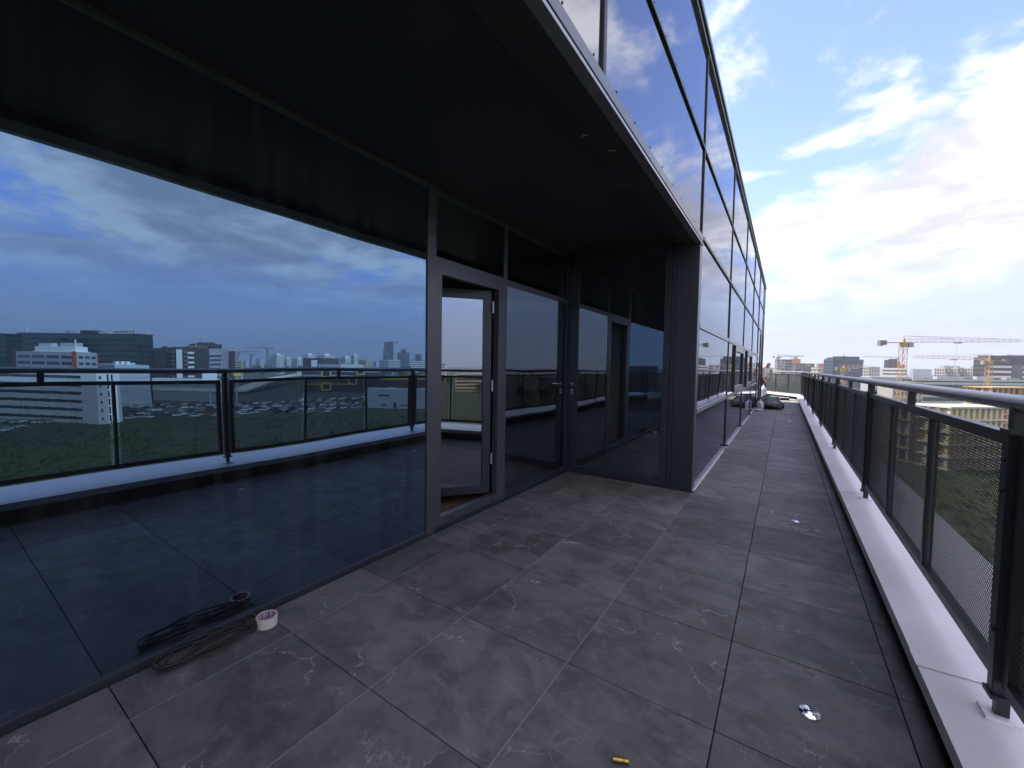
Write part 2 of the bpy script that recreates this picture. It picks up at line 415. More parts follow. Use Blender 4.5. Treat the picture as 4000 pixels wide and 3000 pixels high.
def railing(name, label, p0, d, n_bays, start=0.0):
    """p0: 2D start on the rail line, d: unit direction; local +y runs along the rail"""
    rz = math.atan2(-d.x, d.y)
    t = thing(name, label, 'railing', (p0.x, p0.y, 0), rz)
    L = n_bays*BAY
    MB().tube([(0, -.02, 1.235), (0, L, 1.235)], .026, 28).build('handrail', 'handrail_paint', t, smooth=False)
    post_me = MB().box((-.03, -.021, .262), (.03, .021, 1.15)).mesh('post', 'rail_paint', bevel=.003)
    stub = MB().box((-.016, -.014, .17), (.016, .014, .263)).mesh('stub', 'rail_paint')
    head = MB().box((-.022, -.020, 1.149), (.022, .020, 1.222)).mesh('post_head', 'rail_paint')
    base = MB().box((-.045, -.04, .186), (.045, .04, .197)).mesh('base_plate', 'white_sheet', bevel=.002)
    coll = MB().box((-.036, -.034, -.007), (.036, .034, .007)).mesh('collar', 'rail_paint')
    lug = MB().bar((0, -.06, 0), (0, .06, 0), .007).mesh('lug', 'rail_paint')
    bolt = MB().bar((-.036, 0, 0), (.036, 0, 0), .009, n=6).mesh('bolt', 'rail_paint')
    a, b = .045, BAY-.045
    fr = [MB().box((-.016, a, z0), (.022, b, z1)).mesh('panel_rail', 'rail_paint', bevel=.0015) for z0, z1 in ((.297, .337), (1.095, 1.134))]
    fs = [MB().box((-.0155, y0, .3365), (.0215, y0+.033, 1.0955)).mesh('panel_stile', 'rail_paint') for y0 in (a, b-.033)]
    div = MB().box((-.015, -.0125, .3371), (.021, .0125, 1.0949)).mesh('divider', 'rail_paint')
    strut = MB().box((-.015, -.02, 1.1342), (.015, .02, 1.222)).mesh('strut', 'rail_paint')
    for k in range(n_bays+1):
        y = k*BAY
        po = link('post', post_me, t, (0, y, 0))
        for nm, me in (('stub', stub), ('post_head', head), ('base_plate', base)): link(nm, me, po)
        for z in (.262, 1.143): link('collar', coll, po, (0, 0, z))
        for z in (.48, .95): link('lug', lug, po, (0, 0, z))
        for z in (.48, .95, 1.05): link('bolt', bolt, po, (0, 0, z))
        if k == n_bays: break
        for q in fr: link('panel_rail', q, t, (0, y, 0))
        for q in fs: link('panel_stile', q, t, (0, y, 0))
        for i in (1, 2): link('divider', div, t, (0, y + BAY*i/3, 0))
        link('strut', strut, t, (0, y+BAY/2, 0))
        for i in range(3): link('perforated_sheet', PERF, t, (.006, y + BAY*(i+.5)/3, .717))
    return t
railing('railing', 'long black railing with perforated sheet panels and round grey handrail beside the walkway', Vector((.64, 2.0-BAY*4)), Vector((0, 1)), 11)
cr = Vector((.64, 2.0+BAY*7)); cr2 = CI + (Vector((1, 0))+NRM)/(1+NRM.x)*.165
railing('railing', 'short black railing turning off at an angle across the far end of the terrace', cr2, DG, 5)
# short closing length between the last post and the corner
cl = MB().tube([(.64, cr.y-.01, 1.235), (.64, cr2.y, 1.235)], .026, 20)
far_t = [o for o in bpy.data.objects if o.name == 'railing'][0]
o = cl.build('handrail', 'handrail_paint'); o.parent = far_t; o.matrix_parent_inverse = Matrix.Translation((-.64, -(2.0-BAY*4), 0))
# far side behind the camera
railing('railing', 'black end railing closing the terrace at the end away from the bags', Vector((.64, Y_BACK+.2)), Vector((-1, 0)), 1)

# ================================================================== THE BUILDING
bld = thing('office_building', 'dark glass office storey with recessed entrance, deep soffit and mirrored curtain wall', 'building', (0, 0, 0))
def pane(name, a, b, front, mats, parent=bld, tilt=0):
    a = Vector(a); b = Vector(b); c = (a+b)/2
    mb = MB().box(a-c, b-c); mb.mi = [1]*6; mb.mi[{'+x': 3, '-y': 2}[front]] = 0
    o = mb.build(name, mats, parent, loc=c)
    if tilt: o.rotation_euler = (0, R_(random.gauss(0, tilt)), R_(random.gauss(0, tilt)))
    return o
# solid masses
pbox('upper_storey', (-12, Y_BACK, 2.725), (-.84, Y_END-.02, 4.60), 'mullion_dark', bld)
pbox('core', (-12, Y_BACK, -.03), (-6.1, Y_END-.02, 2.724), 'mullion_dark', bld)
pbox('dark_room', (-6.09, Y_BACK, -.03), (-2.36, 2.235, 2.70), 'mullion_dark', bld)
pbox('side_wing', (-6.09, 4.72, -.03), (-.84, Y_END-.02, 2.70), 'mullion_dark', bld)
MB().prism([(-14, Y_BACK-3), (.985, Y_BACK-3), (.985, 22.3), tuple(CI+DG*15.5+NRM*.5), (-14, 35)], G, -.302).build('lower_storeys', 'parapet_render', bld)
pbox('soffit', (-2.29, Y_BACK, 2.692), (-1.0, YN, 2.722), 'soffit_panel', bld)
pbox('edge_beam', (-.998, Y_BACK, 2.636), (-.80, YN, 2.7235), 'soffit_panel', bld)
for y0 in (-5.6, -2.7, .2, 3.1): pbox('soffit_joint', (-2.27, y0, 2.6905), (-1.001, y0+.006, 2.693), 'dark_joint', bld)
# drip profile and roof edge
pbox('drip_profile', (-.825, Y_BACK, 2.634), (-.768, 4.77, 2.654), 'aluminium', bld, .002)
pbox('drip_groove', (-.82, Y_BACK, 2.6545), (-.785, 4.77, 2.676), 'dark_joint', bld)
pbox('drip_cover', (-.825, Y_BACK, 2.6765), (-.774, 4.77, 2.738), 'alu_grey', bld, .002)
pbox('roof_capping', (-1.5, Y_BACK, 4.655), (-.755, Y_END+.02, 4.715), 'mullion_dark', bld, .004)
pbox('roof_flashing', (-1.4, Y_BACK, 4.618), (-.775, Y_END+.01, 4.654), 'aluminium', bld, .003)
# curtain wall: mullions, transoms, panes
MUL = [1.94+2.84*k for k in range(-4, 7)] + [Y_END-.03]
ZR = [0.03, .86, 1.80, 2.735, 3.64, 4.60]
GL = ['facade_glass', 'mullion_dark']
for i, y in enumerate(MUL):
    z0 = 2.70 if y < 4.7 else .0
    pbox('mullion', (-.83, y-.017, z0+.02), (-.783, y+.017, 4.612), 'mullion_dark', bld, .003)
    pbox('mullion_cover', (-.80, y+.0175, z0+.02), (-.787, y+.028, 4.60), 'anthracite_light', bld)
    if y > 5:
        f = MB().lathe([(0, .03), (.022, .036), (.028, .05), (.022, .064), (0, .07)], 12, 0, (-.762, y, 0)).build('foot_fixing', 'mullion_dark', bld)
scr = MB().bar((0, 0, 0), (.006, 0, 0), .006, n=6).mesh('screw', 'mullion_dark')
for i in range(len(MUL)-1):
    y0, y1 = MUL[i]+.041, MUL[i+1]-.023
    last = i >= len(MUL)-3
    rows = range(3, 5) if y0 < 4.7 else range(5)
    for r in rows:
        if last and r in (0, 1): continue
        z0, z1 = ZR[r], ZR[r+1]
        if last and r == 2: z0 = .05
        pane('glass_pane', (-.822, y0-.018, z0+.02), (-.797, y1, z1-.02), '+x', GL, tilt=.10)
    for r in rows:
        if last and r in (1, 2): continue
        z = ZR[r]; hw = (.012, .024, .030, .013, .010)[r]
        if r == 3 and y0 < 4.7: continue
        tr = pbox('transom', (-.825, y0, z-hw), (-.781, y1, z+hw), 'aluminium' if r in (0, 1, 2) else 'mullion_dark', bld, .002)
        if r in (3, 4): pbox('transom_cover', (-.80, y0, z+hw+.0005), (-.786, y1, z+hw+.02), 'anthracite_light', bld)
    for r in rows:
        if last and r in (1, 2): continue
        z = ZR[r] + (0 if r < 3 else .024)
        if r == 0: continue
        if y0 < 12:
            for k in range(9): link('screw', scr, bld, (-.7835, y0+.12+(y1-y0-.24)*k/8, z))
# opening lights in the second and third bay
for ya, yb in ((8.55, 10.30), (11.42, 13.13)):
    for q in (ya, yb-.04): pbox('window_stile', (-.80, q, .90), (-.765, q+.04, 1.765), 'mullion_dark', bld)
    for q in (.90, 1.66): pbox('window_rail', (-.80, ya+.0405, q), (-.767, yb-.0405, q+.1), 'aluminium', bld, .002)
# door stiles of the last bays
for y in (17.6, 18.05, 19.55): pbox('door_stile', (-.80, y-.016, .02), (-.782, y+.016, 2.66), 'mullion_dark', bld)
pbox('base_profile', (-.80, YN+.03, -.004), (-.7625, 16.0, .018), 'steel_bright', bld, .003)

# ---- recessed entrance wall (x = XG)
FX0, FX1 = XG-.05, XG+.004
def fbox(name, y0, y1, z0, z1, mat='anthracite_light', x0=FX0, x1=FX1, parent=bld): return pbox(name, (x0, y0, z0), (x1, y1, z1), mat, parent, .002)
SG = ['solar_glass', 'mullion_dark']; CG = ['clear_glass', 'pane_edge']
pane('glass_pane', (XG-.026, -.80, .031), (XG, 2.2215, 2.655), '+x', SG)
pane('glass_pane', (XG-.026, -4.2, .045), (XG, -.862, 2.655), '+x', SG)
pane('glass_pane', (XG-.026, Y_BACK, .045), (XG, -4.262, 2.655), '+x', SG)
fbox('base_profile', Y_BACK, 2.222, -.03, .030, 'anthracite', XG-.05, XG+.020)
fbox('head_profile', Y_BACK, 2.222, 2.656, 2.7, 'anthracite_light')
for y in (-.83, -4.23): fbox('post', y-.028, y+.028, .045, 2.655, 'anthracite')
fbox('post', 2.2225, 2.312, -.03, 2.70, 'anthracite_light', x1=XG+.012)
fbox('post', 3.2335, 3.291, .0, 2.70, 'anthracite_light', x1=XG+.006)
fbox('post', 4.60, YN+.02, .0, 2.70, 'anthracite')
fbox('head_profile', 2.3125, 3.233, 2.652, 2.70); fbox('head_profile', 3.2915, 4.5995, 2.652, 2.70)
fbox('transom', 2.3125, 3.233, 2.113, 2.172); fbox('transom', 3.2915, 4.5995, 2.105, 2.165)
fbox('base_profile', 3.2915, 4.5995, -.03, .075, 'anthracite')
pane('glass_pane', (XG-.026, 2.313, 2.173), (XG, 3.2325, 2.6515), '+x', CG)
pane('glass_pane', (XG-.026, 3.292, 2.1655), (XG, 4.599, 2.6515), '+x', CG)
pane('glass_pane', (XG-.026, 3.292, .0755), (XG, 4.599, 2.1045), '+x', CG)
# door frame and the leaf standing open into the room
df = MB().box((FX0, 2.3125, .03), (XG+.008, 2.381, 2.1125)).box((FX0, 3.150, .03), (XG+.008, 3.233, 2.1125)).box((FX0, 2.381, 2.043), (XG+.008, 3.150, 2.1125)).box((FX0, 2.381, .03), (XG+.008, 3.150, .095))
df.build('door_frame', 'anthracite_light', bld, bevel=0)
pbox('door_sill', (FX0, 2.3125, -.03), (XG+.010, 3.233, .0295), 'anthracite', bld)
for y in (2.52, 3.06): pbox('drain_cap', (XG+.008, y-.02, .045), (XG+.014, y+.02, .062), 'rubber_black', bld, .002)
LW, LH = .752, 1.93
lf = MB()
for a, b in (((-.03, -LW, 0), (.03, -LW+.075, LH)), ((-.03, -.075, 0), (.03, 0, LH)), ((-.03, -LW+.075, 0), (.03, -.075, .08)), ((-.03, -LW+.075, LH-.08), (.03, -.075, LH))): lf.box(a, b)
leaf = lf.build('door_leaf', 'anthracite', bld, loc=(XG-.075, 3.132, .103)); leaf.rotation_euler = (0, 0, R_(-38))
mbp = MB().box((-.008, -LW+.076, .081), (.008, -.076, LH-.081)); mbp.mi = [1]*6; mbp.mi[3] = 0
mbp.build('glass', ['clear_glass', 'pane_edge'], leaf)
for z in (.28, .98, 1.72): MB().bar((.045, .01, z), (.045, .01, z+.11), .011, n=10).build('hinge', 'aluminium', leaf)
MB().box((.03, -LW+.02, .98), (.042, -LW+.055, 1.10)).bar((.036, -LW+.037, 1.05), (.075, -LW+.037, 1.05), .009, n=8).bar((.075, -LW+.03, 1.05), (.075, -LW+.15, 1.05), .010, n=8).build('handle', 'steel_bright', leaf)

# ---- end wall of the recess (y = YN): a glazed door, frame and cladding
def ebox(name, x0, x1, z0, z1, mat='anthracite', y0=YN-.012, y1=YN+.05, parent=bld): return pbox(name, (x0, y0, z0), (x1, y1, z1), mat, parent, .002)
ebox('wall_frame', XG+.005, -2.225, -.03, 2.635); ebox('wall_frame', -1.045, -1.003, -.03, 2.635, y0=YN-.010)
ebox('wall_frame', -2.2245, -1.0455, 2.60, 2.69); 
ebox('door_sill', -2.2245, -1.0455, -.03, .02)
dl = MB().box((-2.222, YN-.020, .024), (-2.137, YN+.04, 2.596)).box((-1.120, YN-.020, .024), (-1.048, YN+.04, 2.596)).box((-2.137, YN-.020, .024), (-1.120, YN+.04, .095)).box((-2.137, YN-.020, 2.565), (-1.120, YN+.04, 2.596)).build('door_leaf', 'anthracite', bld)
pane('glass', (-2.137, YN-.006, .0955), (-1.1205, YN+.02, 2.5645), '-y', ['end_glass', 'mullion_dark'], parent=dl)
b = MB().lathe([(0, 0), (.022, 0), (.022, .008), (0, .008)], 20)
T0 = Matrix.Translation((-2.205, YN-.020, 1.11)) @ Matrix.Rotation(R_(90), 4, 'X')
b.v = [tuple(T0 @ Vector(q)) for q in b.v]
b.bar((-2.205, YN-.028, 1.11), (-2.205, YN-.062, 1.11), .009, n=10).bar((-2.214, YN-.062, 1.11), (-2.105, YN-.062, 1.11), .0095, n=10)
b.build('handle', 'steel_bright', dl)
pbox('lock_plate', (-2.222, YN-.030, .975), (-2.19, YN-.0205, 1.05), 'steel_bright', dl, .003)
MB().bar((-2.206, YN-.0335, 1.02), (-2.206, YN-.0305, 1.02), .008, n=8).build('keyhole', 'rubber_black', dl)
ebox('column_cladding', -1.0, XF-.001, -.03, 2.635, y0=YN-.016, y1=4.77)
pbox('corner_strip', (XF-.0008, YN-.016, .0), (XF+.006, 4.745, 2.639), 'anthracite_light', bld)
# ---- room behind the open door
M('room_wall', (.50, .50, .47), .8, 0, .05, 2); M('room_wall_white', (.8, .8, .78), .7); M('oak_floor', (.16, .11, .07), .45, 0, .3, 4)
pbox('room_wall', (-6.05, 4.625, 0), (-2.56, 4.70, 2.69), 'room_wall', bld); pbox('room_pier', (-2.559, 4.60, 0), (-2.37, 4.70, 2.69), 'room_wall_white', bld)
pbox('room_wall', (-6.05, 2.24, 0), (-2.36, 2.30, 2.69), 'room_wall', bld); pbox('room_wall', (-6.08, 2.301, 0), (-6.0, 4.624, 2.69), 'room_wall', bld)
pbox('room_ceiling', (-6.0, 2.301, 2.66), (-2.335, 4.62, 2.69), 'room_wall', bld); pbox('room_floor', (-6.0, 2.301, -.03), (-2.335, 4.62, .0), 'oak_floor', bld)
pbox('skirting', (-6.0, 4.612, .001), (-2.57, 4.6245, .07), 'room_wall_white', bld)
for x in (-3.1, -3.02): pbox('wall_socket', (x-.038, 4.612, .80), (x+.038, 4.6248, .885), 'rubber_black', bld, .003)

# ================================================================== THE CITY
M('ground_green', (.036, .052, .018), .95, 0, .45, .02); M('asphalt', (.055, .055, .058), .9, 0, .2, .05); M('site_soil', (.20, .15, .10), .95, 0, .35, .08)
M('white_wall', (.70, .70, .69), .8, 0, .04, .3); M('grey_wall', (.34, .35, .37), .8, 0, .06, .3); M('pale_blue_wall', (.42, .47, .53), .7, 0, .06, .3)
M('concrete', (.33, .31, .29), .9, 0, .15, .4); M('concrete_pale', (.47, .44, .40), .9, 0, .12, .4); M('beige_wall', (.50, .44, .35), .85, 0, .06, .3)
M('brown_wall', (.20, .17, .15), .85, 0, .15, .3); M('dark_wall', (.035, .034, .038), .75, 0, .1, .3); M('charcoal', (.055, .05, .052), .8, 0, .1, .3)
M('maroon', (.07, .035, .038), .7, 0, .1, .3); M('red_paint', (.42, .08, .055), .6, 0, .08, .5); M('orange_paint', (.50, .17, .05), .6); M('yellow_paint', (.62, .48, .04), .5, 0, .06, .5)
M('crane_yellow', (.40, .25, .075), .5, 0, .1, 1); M('crane_grey', (.28, .27, .26), .6); M('counterweight_grey', (.17, .16, .15), .85, 0, .2, .5)
M('win_dark', (.014, .017, .024), .12, 0, .3, .2, per_obj=.5); M('win_blue', (.03, .05, .08), .08, 0, .3, .1, per_obj=.4); M('win_green', (.016, .038, .036), .08, 0, .3, .1, per_obj=.25)
M('glass_green', (.022, .055, .05), .1, 0, .2, .1, per_obj=.15); M('glass_green_dark', (.010, .024, .024), .1, 0, .2, .1, per_obj=.2); M('glass_blue', (.055, .085, .12), .1, .2, .12, .05, per_obj=.1)
M('green_sill', (.36, .43, .38), .6, 0, .06, .3); M('ply', (.42, .28, .13), .8, 0, .2, .3); M('site_brick', (.56, .47, .30), .9, 0, .12, .8); M('block_white', (.62, .61, .58), .9, 0, .1, .5)
M('roof_grey', (.30, .31, .32), .8, 0, .15, .3); M('zinc', (.45, .48, .50), .5, .2, .1, .3)
M('leaf_a', (.050, .085, .020), .75, 0, .35, .4, per_obj=.3); M('leaf_b', (.075, .105, .030), .75, 0, .35, .4, per_obj=.3); M('leaf_c', (.026, .046, .016), .8, 0, .35, .4, per_obj=.3); M('bark', (.07, .055, .04), .95)
M('hill_green', (.06, .085, .05), .95, 0, .4, .004); M('billboard_white', (.75, .75, .76), .6)

ground = MB().box((-6000, -6000, G-1), (6000, 6000, G)).build('ground', 'ground_green'); tag(ground, 'green wasteland and street level below the terrace', None, None, 'structure')

FH = Vector((-math.sin(YAW), math.cos(YAW))); RH = Vector((math.cos(YAW), math.sin(YAW)))
def isect(p, u, d):
    # p + u s = d t
    den = u.x*d.y - u.y*d.x
    return (-(p.x*d.y - p.y*d.x))/den
BM = {}
def unit_box(w, d, h, mat):
    k = (round(w, 2), round(d, 2), round(h, 2), mat)
    if k not in BM: BM[k] = MB().box((-w/2, -d/2, -h/2), (w/2, d/2, h/2)).mesh('piece', mat)
    return BM[k]
def piece(name, c, size, mat, parent):
    return link(name, unit_box(*size, mat), parent, c)
def block(name, label, cat, xl, xc, xr, ytop, depth, ang, mirror=False, wall='white_wall', left=None, right=None, roof=None, zbase=G, group=None, skin=None, len_min=8, frame=False):
    """a building seen over its near corner: image columns of its left edge, near corner and right edge, its top line, its depth.
    left / right: window style of the two faces in view."""
    P = flat_dir(xc)*depth; a = R_(ang)
    uR = RH*math.cos(a) + FH*math.sin(a); uL = -RH*math.sin(a) + FH*math.cos(a)
    lR = isect(P, uR, flat_dir(xr)) if abs(xr-xc) > 3 else len_min*2
    lL = isect(P, uL, flat_dir(xl)) if abs(xl-xc) > 3 else len_min*2
    lR = min(max(lR, len_min), 160); lL = min(max(lL, len_min), 160)
    z1 = height(xc, ytop, depth)
    if mirror:
        P = mir(P); ux = Vector((-uL.x, uL.y)); w, d = lL, lR; sx, sy = left, right
    else:
        ux = uR; w, d = lR, lL; sx, sy = right, left
    t = thing(name, label, cat, (P.x, P.y, zbase), math.atan2(ux.y, ux.x), group)
    h = z1 - zbase
    if frame: concrete_frame(t, w, d, h, frame)
    else: piece('wall', (w/2, d/2, h/2), (w, d, h), wall, t)
    for st, L, face in ((sx, w, 'x'), (sy, d, 'y')):
        if not st: continue
        for q in (st if isinstance(st, list) else [st]): windows(t, q, L, h, face)
    if roof: roof_stuff(t, w, d, h, roof)
    t['dims'] = (w, d, h)
    return t, w, d, h
def put(t, face, u, z, su, sz, th, mat, name, out=0.0):
    """a piece on a face: u along it, th its depth, out how far it stands proud"""
    off = -(out) + th/2
    if face == 'x': return piece(name, (u, off, z), (su, th, sz), mat, t)
    return piece(name, (off, u, z), (th, su, sz), mat, t)
def windows(t, st, L, h, face):
    kind = st[0]
    if kind == 'bands':            # (bands, floors, fraction, mat[, base fraction])
        _, n, fr, mat = st[:4]; z0 = h*(st[4] if len(st) > 4 else .04); fh = (h*.97-z0)/n
        for i in range(n): put(t, face, L/2, z0+fh*(i+.5), L*.985, fh*fr, .4, mat, 'window_band', .12)
    elif kind == 'grid':           # (grid, floors, cols, wfrac, hfrac, mat[, u0, u1, base])
        _, n, c, wf, hf, mat = st[:6]; u0 = L*(st[6] if len(st) > 6 else .02); u1 = L*(st[7] if len(st) > 7 else .98); z0 = h*(st[8] if len(st) > 8 else .03)
        fh = (h*.97-z0)/n; cw = (u1-u0)/c
        for i in range(n):
            for k in range(c): put(t, face, u0+cw*(k+.5), z0+fh*(i+.5), cw*wf, fh*hf, .3, mat, 'window', .08)
    elif kind == 'panel':          # (panel, u0, u1, z0, z1, mat, proud, name)
        _, u0, u1, z0, z1, mat, pr, nm = st; put(t, face, L*(u0+u1)/2, h*(z0+z1)/2, L*(u1-u0), h*(z1-z0), .5, mat, nm, pr)
    elif kind == 'balc':           # (balc, floors, u0, u1, mat, base)
        _, n, u0, u1, mat = st[:5]; z0 = h*(st[5] if len(st) > 5 else .05); fh = (h*.96-z0)/n
        for i in range(n): put(t, face, L*(u0+u1)/2, z0+fh*(i+.25), L*(u1-u0), fh*.45, 1.6, mat, 'balcony', 1.3)
    elif kind == 'ribs':           # (ribs, cols, mat)
        _, n, mat = st
        for k in range(n+1): put(t, face, L*k/n, h*.5, .35, h*.98, .4, mat, 'rib', .3)
def roof_stuff(t, w, d, h, lst):
    for u, v, su, sv, sz, mat, nm in lst: piece(nm, (w*u, d*v, h+sz/2-.05), (w*su, d*sv, sz), mat, t)
def concrete_frame(t, w, d, h, fr):
    n, cx, cy, slab, colm, fill = fr; fh = h/n
    for i in range(n+1): piece('floor_slab', (w/2, d/2, i*fh), (w+1.0, d+1.0, .42), slab, t)
    for k in range(cx+1):
        for v in (0.4, d-.4): piece('column', (.4+(w-.8)*k/cx, v, h/2), (.7, .7, h), colm, t)
    for k in range(1, cy): 
        for v in (0.4, w-.4): piece('column', (v, .4+(d-.8)*k/cy, h/2), (.7, .7, h), colm, t)
    r = random.Random(int(w*100))
    for i in range(n):
        for k in range(cx):
            if r.random() < fill: piece('infill_wall', (.4+(w-.8)*(k+.5)/cx, 1.0, (i+.42)*fh), ((w-.8)/cx*.8, .25, fh*.78), r.choice(('brown_wall', 'concrete', 'site_brick', 'win_dark')) if colm != 'site_brick' else r.choice(('site_brick', 'site_brick', 'block_white', 'concrete_pale', 'win_dark')), t)
        for k in range(cy):
            if r.random() < fill: piece('infill_wall', (1.0, .4+(d-.8)*(k+.5)/cy, (i+.42)*fh), (.25, (d-.8)/cy*.8, fh*.78), 'site_brick' if r.random() < .35 else 'concrete_pale', t)
    piece('core_wall', (w*.55, d*.55, h/2), (w*.7, d*.7, h*.98), 'brown_wall', t)

# ---------------- straight ahead, beyond the railing
r_conc = (12, 5, 4, 'concrete_pale', 'concrete', .45)
block('unfinished_tower', 'bare concrete apartment tower under construction, tallest of the unfinished blocks', 'building', 3026, 3064, 3101, 1404, 430, 38, frame=r_conc)
block('unfinished_block', 'brown unfinished concrete apartment block beside the bare tower', 'building', 3090, 3106, 3196, 1419, 500, 24, frame=(10, 9, 3, 'concrete', 'brown_wall', .75),
      roof=[(.12, .5, .3, .6, 5.5, 'orange_paint', 'roof_house'), (.1, .5, .16, .3, 8.5, 'beige_wall', 'lift_tower')])
block('office_block', 'low beige office with dark window bands and orange boxes on its roof', 'building', 3190, 3194, 3250, 1436, 470, 10, wall='beige_wall', left=('bands', 7, .35, 'win_dark'), right=('bands', 7, .35, 'win_dark'),
      roof=[(.35, .3, .42, .3, 5, 'orange_paint', 'roof_box'), (.08, .3, .22, .3, 4.5, 'pale_blue_wall', 'roof_box'), (.78, .3, .34, .3, 4.5, 'white_wall', 'roof_box')])
t, w, d, h = block('glass_tower', 'blue glass office block with sloping top and leaning side', 'building', 3244, 3252, 3362, 1402, 360, 16, wall='glass_blue', left=[('bands', 11, .3, 'win_dark')], right=[('bands', 11, .34, 'win_blue'), ('ribs', 12, 'glass_blue')],
      roof=[(.62, .5, .7, .8, 2.6, 'charcoal', 'roof_plant'), (.14, .5, .22, .6, 1.4, 'charcoal', 'roof_plant'), (.45, .2, .02, .03, 5, 'crane_grey', 'antenna')])
MB().add([(0, -.3, 0), (2.6, -.3, h), (0, -.3, h), (0, 6, 0), (2.6, 6, h), (0, 6, h)], [(0, 1, 2), (3, 5, 4), (0, 3, 4, 1), (1, 4, 5, 2), (2, 5, 3, 0)]).build('leaning_side', 'glass_blue', t, loc=(w, 0, 0))
block('apartment_block', 'grey apartment slab beside the blue glass block', 'building', 3366, 3392, 3437, 1432, 430, 30, wall='concrete_pale', left=('grid', 9, 4, .55, .5, 'win_dark'), right=[('grid', 9, 4, .5, .5, 'win_dark'), ('panel', .3, .9, .86, 1.0, 'grey_wall', .6, 'attic_band')])
t, w, d, h = block('office_block', 'long white office with continuous window bands and red plant screens on its roof', 'building', 3447, 3543, 3668, 1438, 390, 44, wall='white_wall', left=('bands', 8, .34, 'win_dark'), right=('bands', 8, .44, 'win_dark'),
      roof=[(.25, .25, .5, .3, 3.2, 'red_paint', 'plant_screen'), (.2, .6, .25, .35, 9, 'charcoal', 'stair_tower'), (.45, .45, .3, .3, 6.5, 'grey_wall', 'plant_room'), (.12, .85, .2, .2, 8, 'win_blue', 'glass_penthouse'), (.6, .3, .12, .2, 3, 'zinc', 'air_unit')])
for k, (a, b, c) in enumerate(((3664, 3690, 3722), (3714, 3738, 3776), (3768, 3800, 3838))):
    block('apartment_block', ['grey apartment slab with stepped attic beside the long white office', 'grey apartment slab with stepped attic, middle one of the row', 'grey apartment slab with stepped attic beside the dark striped office'][k], 'building', a, b, c, 1437, 440+k*6, 34, wall='concrete_pale',
          left=('grid', 9, 4, .6, .5, 'win_dark'), right=[('grid', 9, 4, .5, .55, 'win_dark'), ('panel', .2, .85, .84, 1.02, 'grey_wall', .8, 'attic_band')], group='grey apartment slabs in a row', roof=[(.5, .5, .3, .3, 2.4, 'grey_wall', 'roof_house')])
block('office_tower', 'dark office block with white horizontal stripes and rooftop frame', 'building', 3838, 3856, 4075, 1396, 300, 12, wall='charcoal', left=('bands', 10, .3, 'win_dark'), right=[('bands', 9, .42, 'white_wall', .04), ('panel', .42, .62, .06, .86, 'win_dark', .3, 'glass_strip'), ('panel', 0, 1, .86, 1.0, 'dark_wall', .4, 'attic_band')],
      roof=[(.5, .5, .9, .9, 1.6, 'dark_wall', 'attic'), (.55, .3, .4, .4, 2.4, 'grey_wall', 'roof_plant')])
block('office_block', 'long low green glass building with pale sills behind the building site', 'building', 3560, 3566, 4100, 1480, 250, 7, wall='win_green', left=('bands', 5, .3, 'green_sill'), right=[('bands', 5, .36, 'green_sill', .02), ('panel', 0, 1, .95, 1.01, 'green_sill', .5, 'eaves')],
      roof=[(.3, .4, .2, .3, 1.6, 'zinc', 'air_unit'), (.55, .4, .12, .25, 2.0, 'zinc', 'air_unit'), (.75, .35, .1, .3, 1.4, 'roof_grey', 'air_unit')])
block('unfinished_block', 'low grey concrete shell with empty window holes in front of the green glass building', 'building', 3488, 3492, 3610, 1492, 215, 8, wall='concrete', right=('grid', 5, 8, .35, .4, 'win_dark'))
block('warehouse', 'flat grey shed with pale roof behind the trees', 'building', 3400, 3405, 3560, 1474, 300, 6, wall='grey_wall', right=('bands', 3, .3, 'win_dark'), roof=[(.5, .5, 1.02, 1.02, .6, 'zinc', 'roof')])
block('site_building', 'unfinished block of pale brick and white panels with open floors on the building site', 'building', 3716, 3722, 3935, 1592, 104, 6, frame=(5, 9, 3, 'concrete_pale', 'site_brick', .85))
block('formwork_deck', 'concrete floor with timber formwork on top, beside the pale brick site block', 'building', 3560, 3566, 3722, 1588, 112, 4, frame=(4, 7, 3, 'ply', 'concrete', .3))
block('site_building', 'yellow timber formwork storey rising beside the second yellow crane', 'building', 3872, 3878, 4080, 1514, 150, 6, frame=(6, 9, 3, 'ply', 'ply', .35))
for k, (x0, x1, y, dp, ml) in enumerate(((2985, 3024, 1436, 800, 'white_wall'), (3130, 3180, 1440, 900, 'beige_wall'), (3440, 3475, 1440, 900, 'concrete_pale'), (3560, 3640, 1441, 1100, 'grey_wall'), (3680, 3730, 1428, 950, 'grey_wall'), (3380, 3420, 1437, 1000, 'white_wall'))):
    block('distant_building', ['far white block low on the skyline behind the bare tower', 'far beige block behind the brown unfinished block', 'far pale block behind the big yellow crane', 'far grey block behind the long white office', 'far grey tower top rising behind the row of slabs', 'far white block behind the grey slab'][k], 'building', x0, x0+8, x1, y, dp, 25, wall=ml, right=('grid', 8, 6, .5, .45, 'win_dark'))

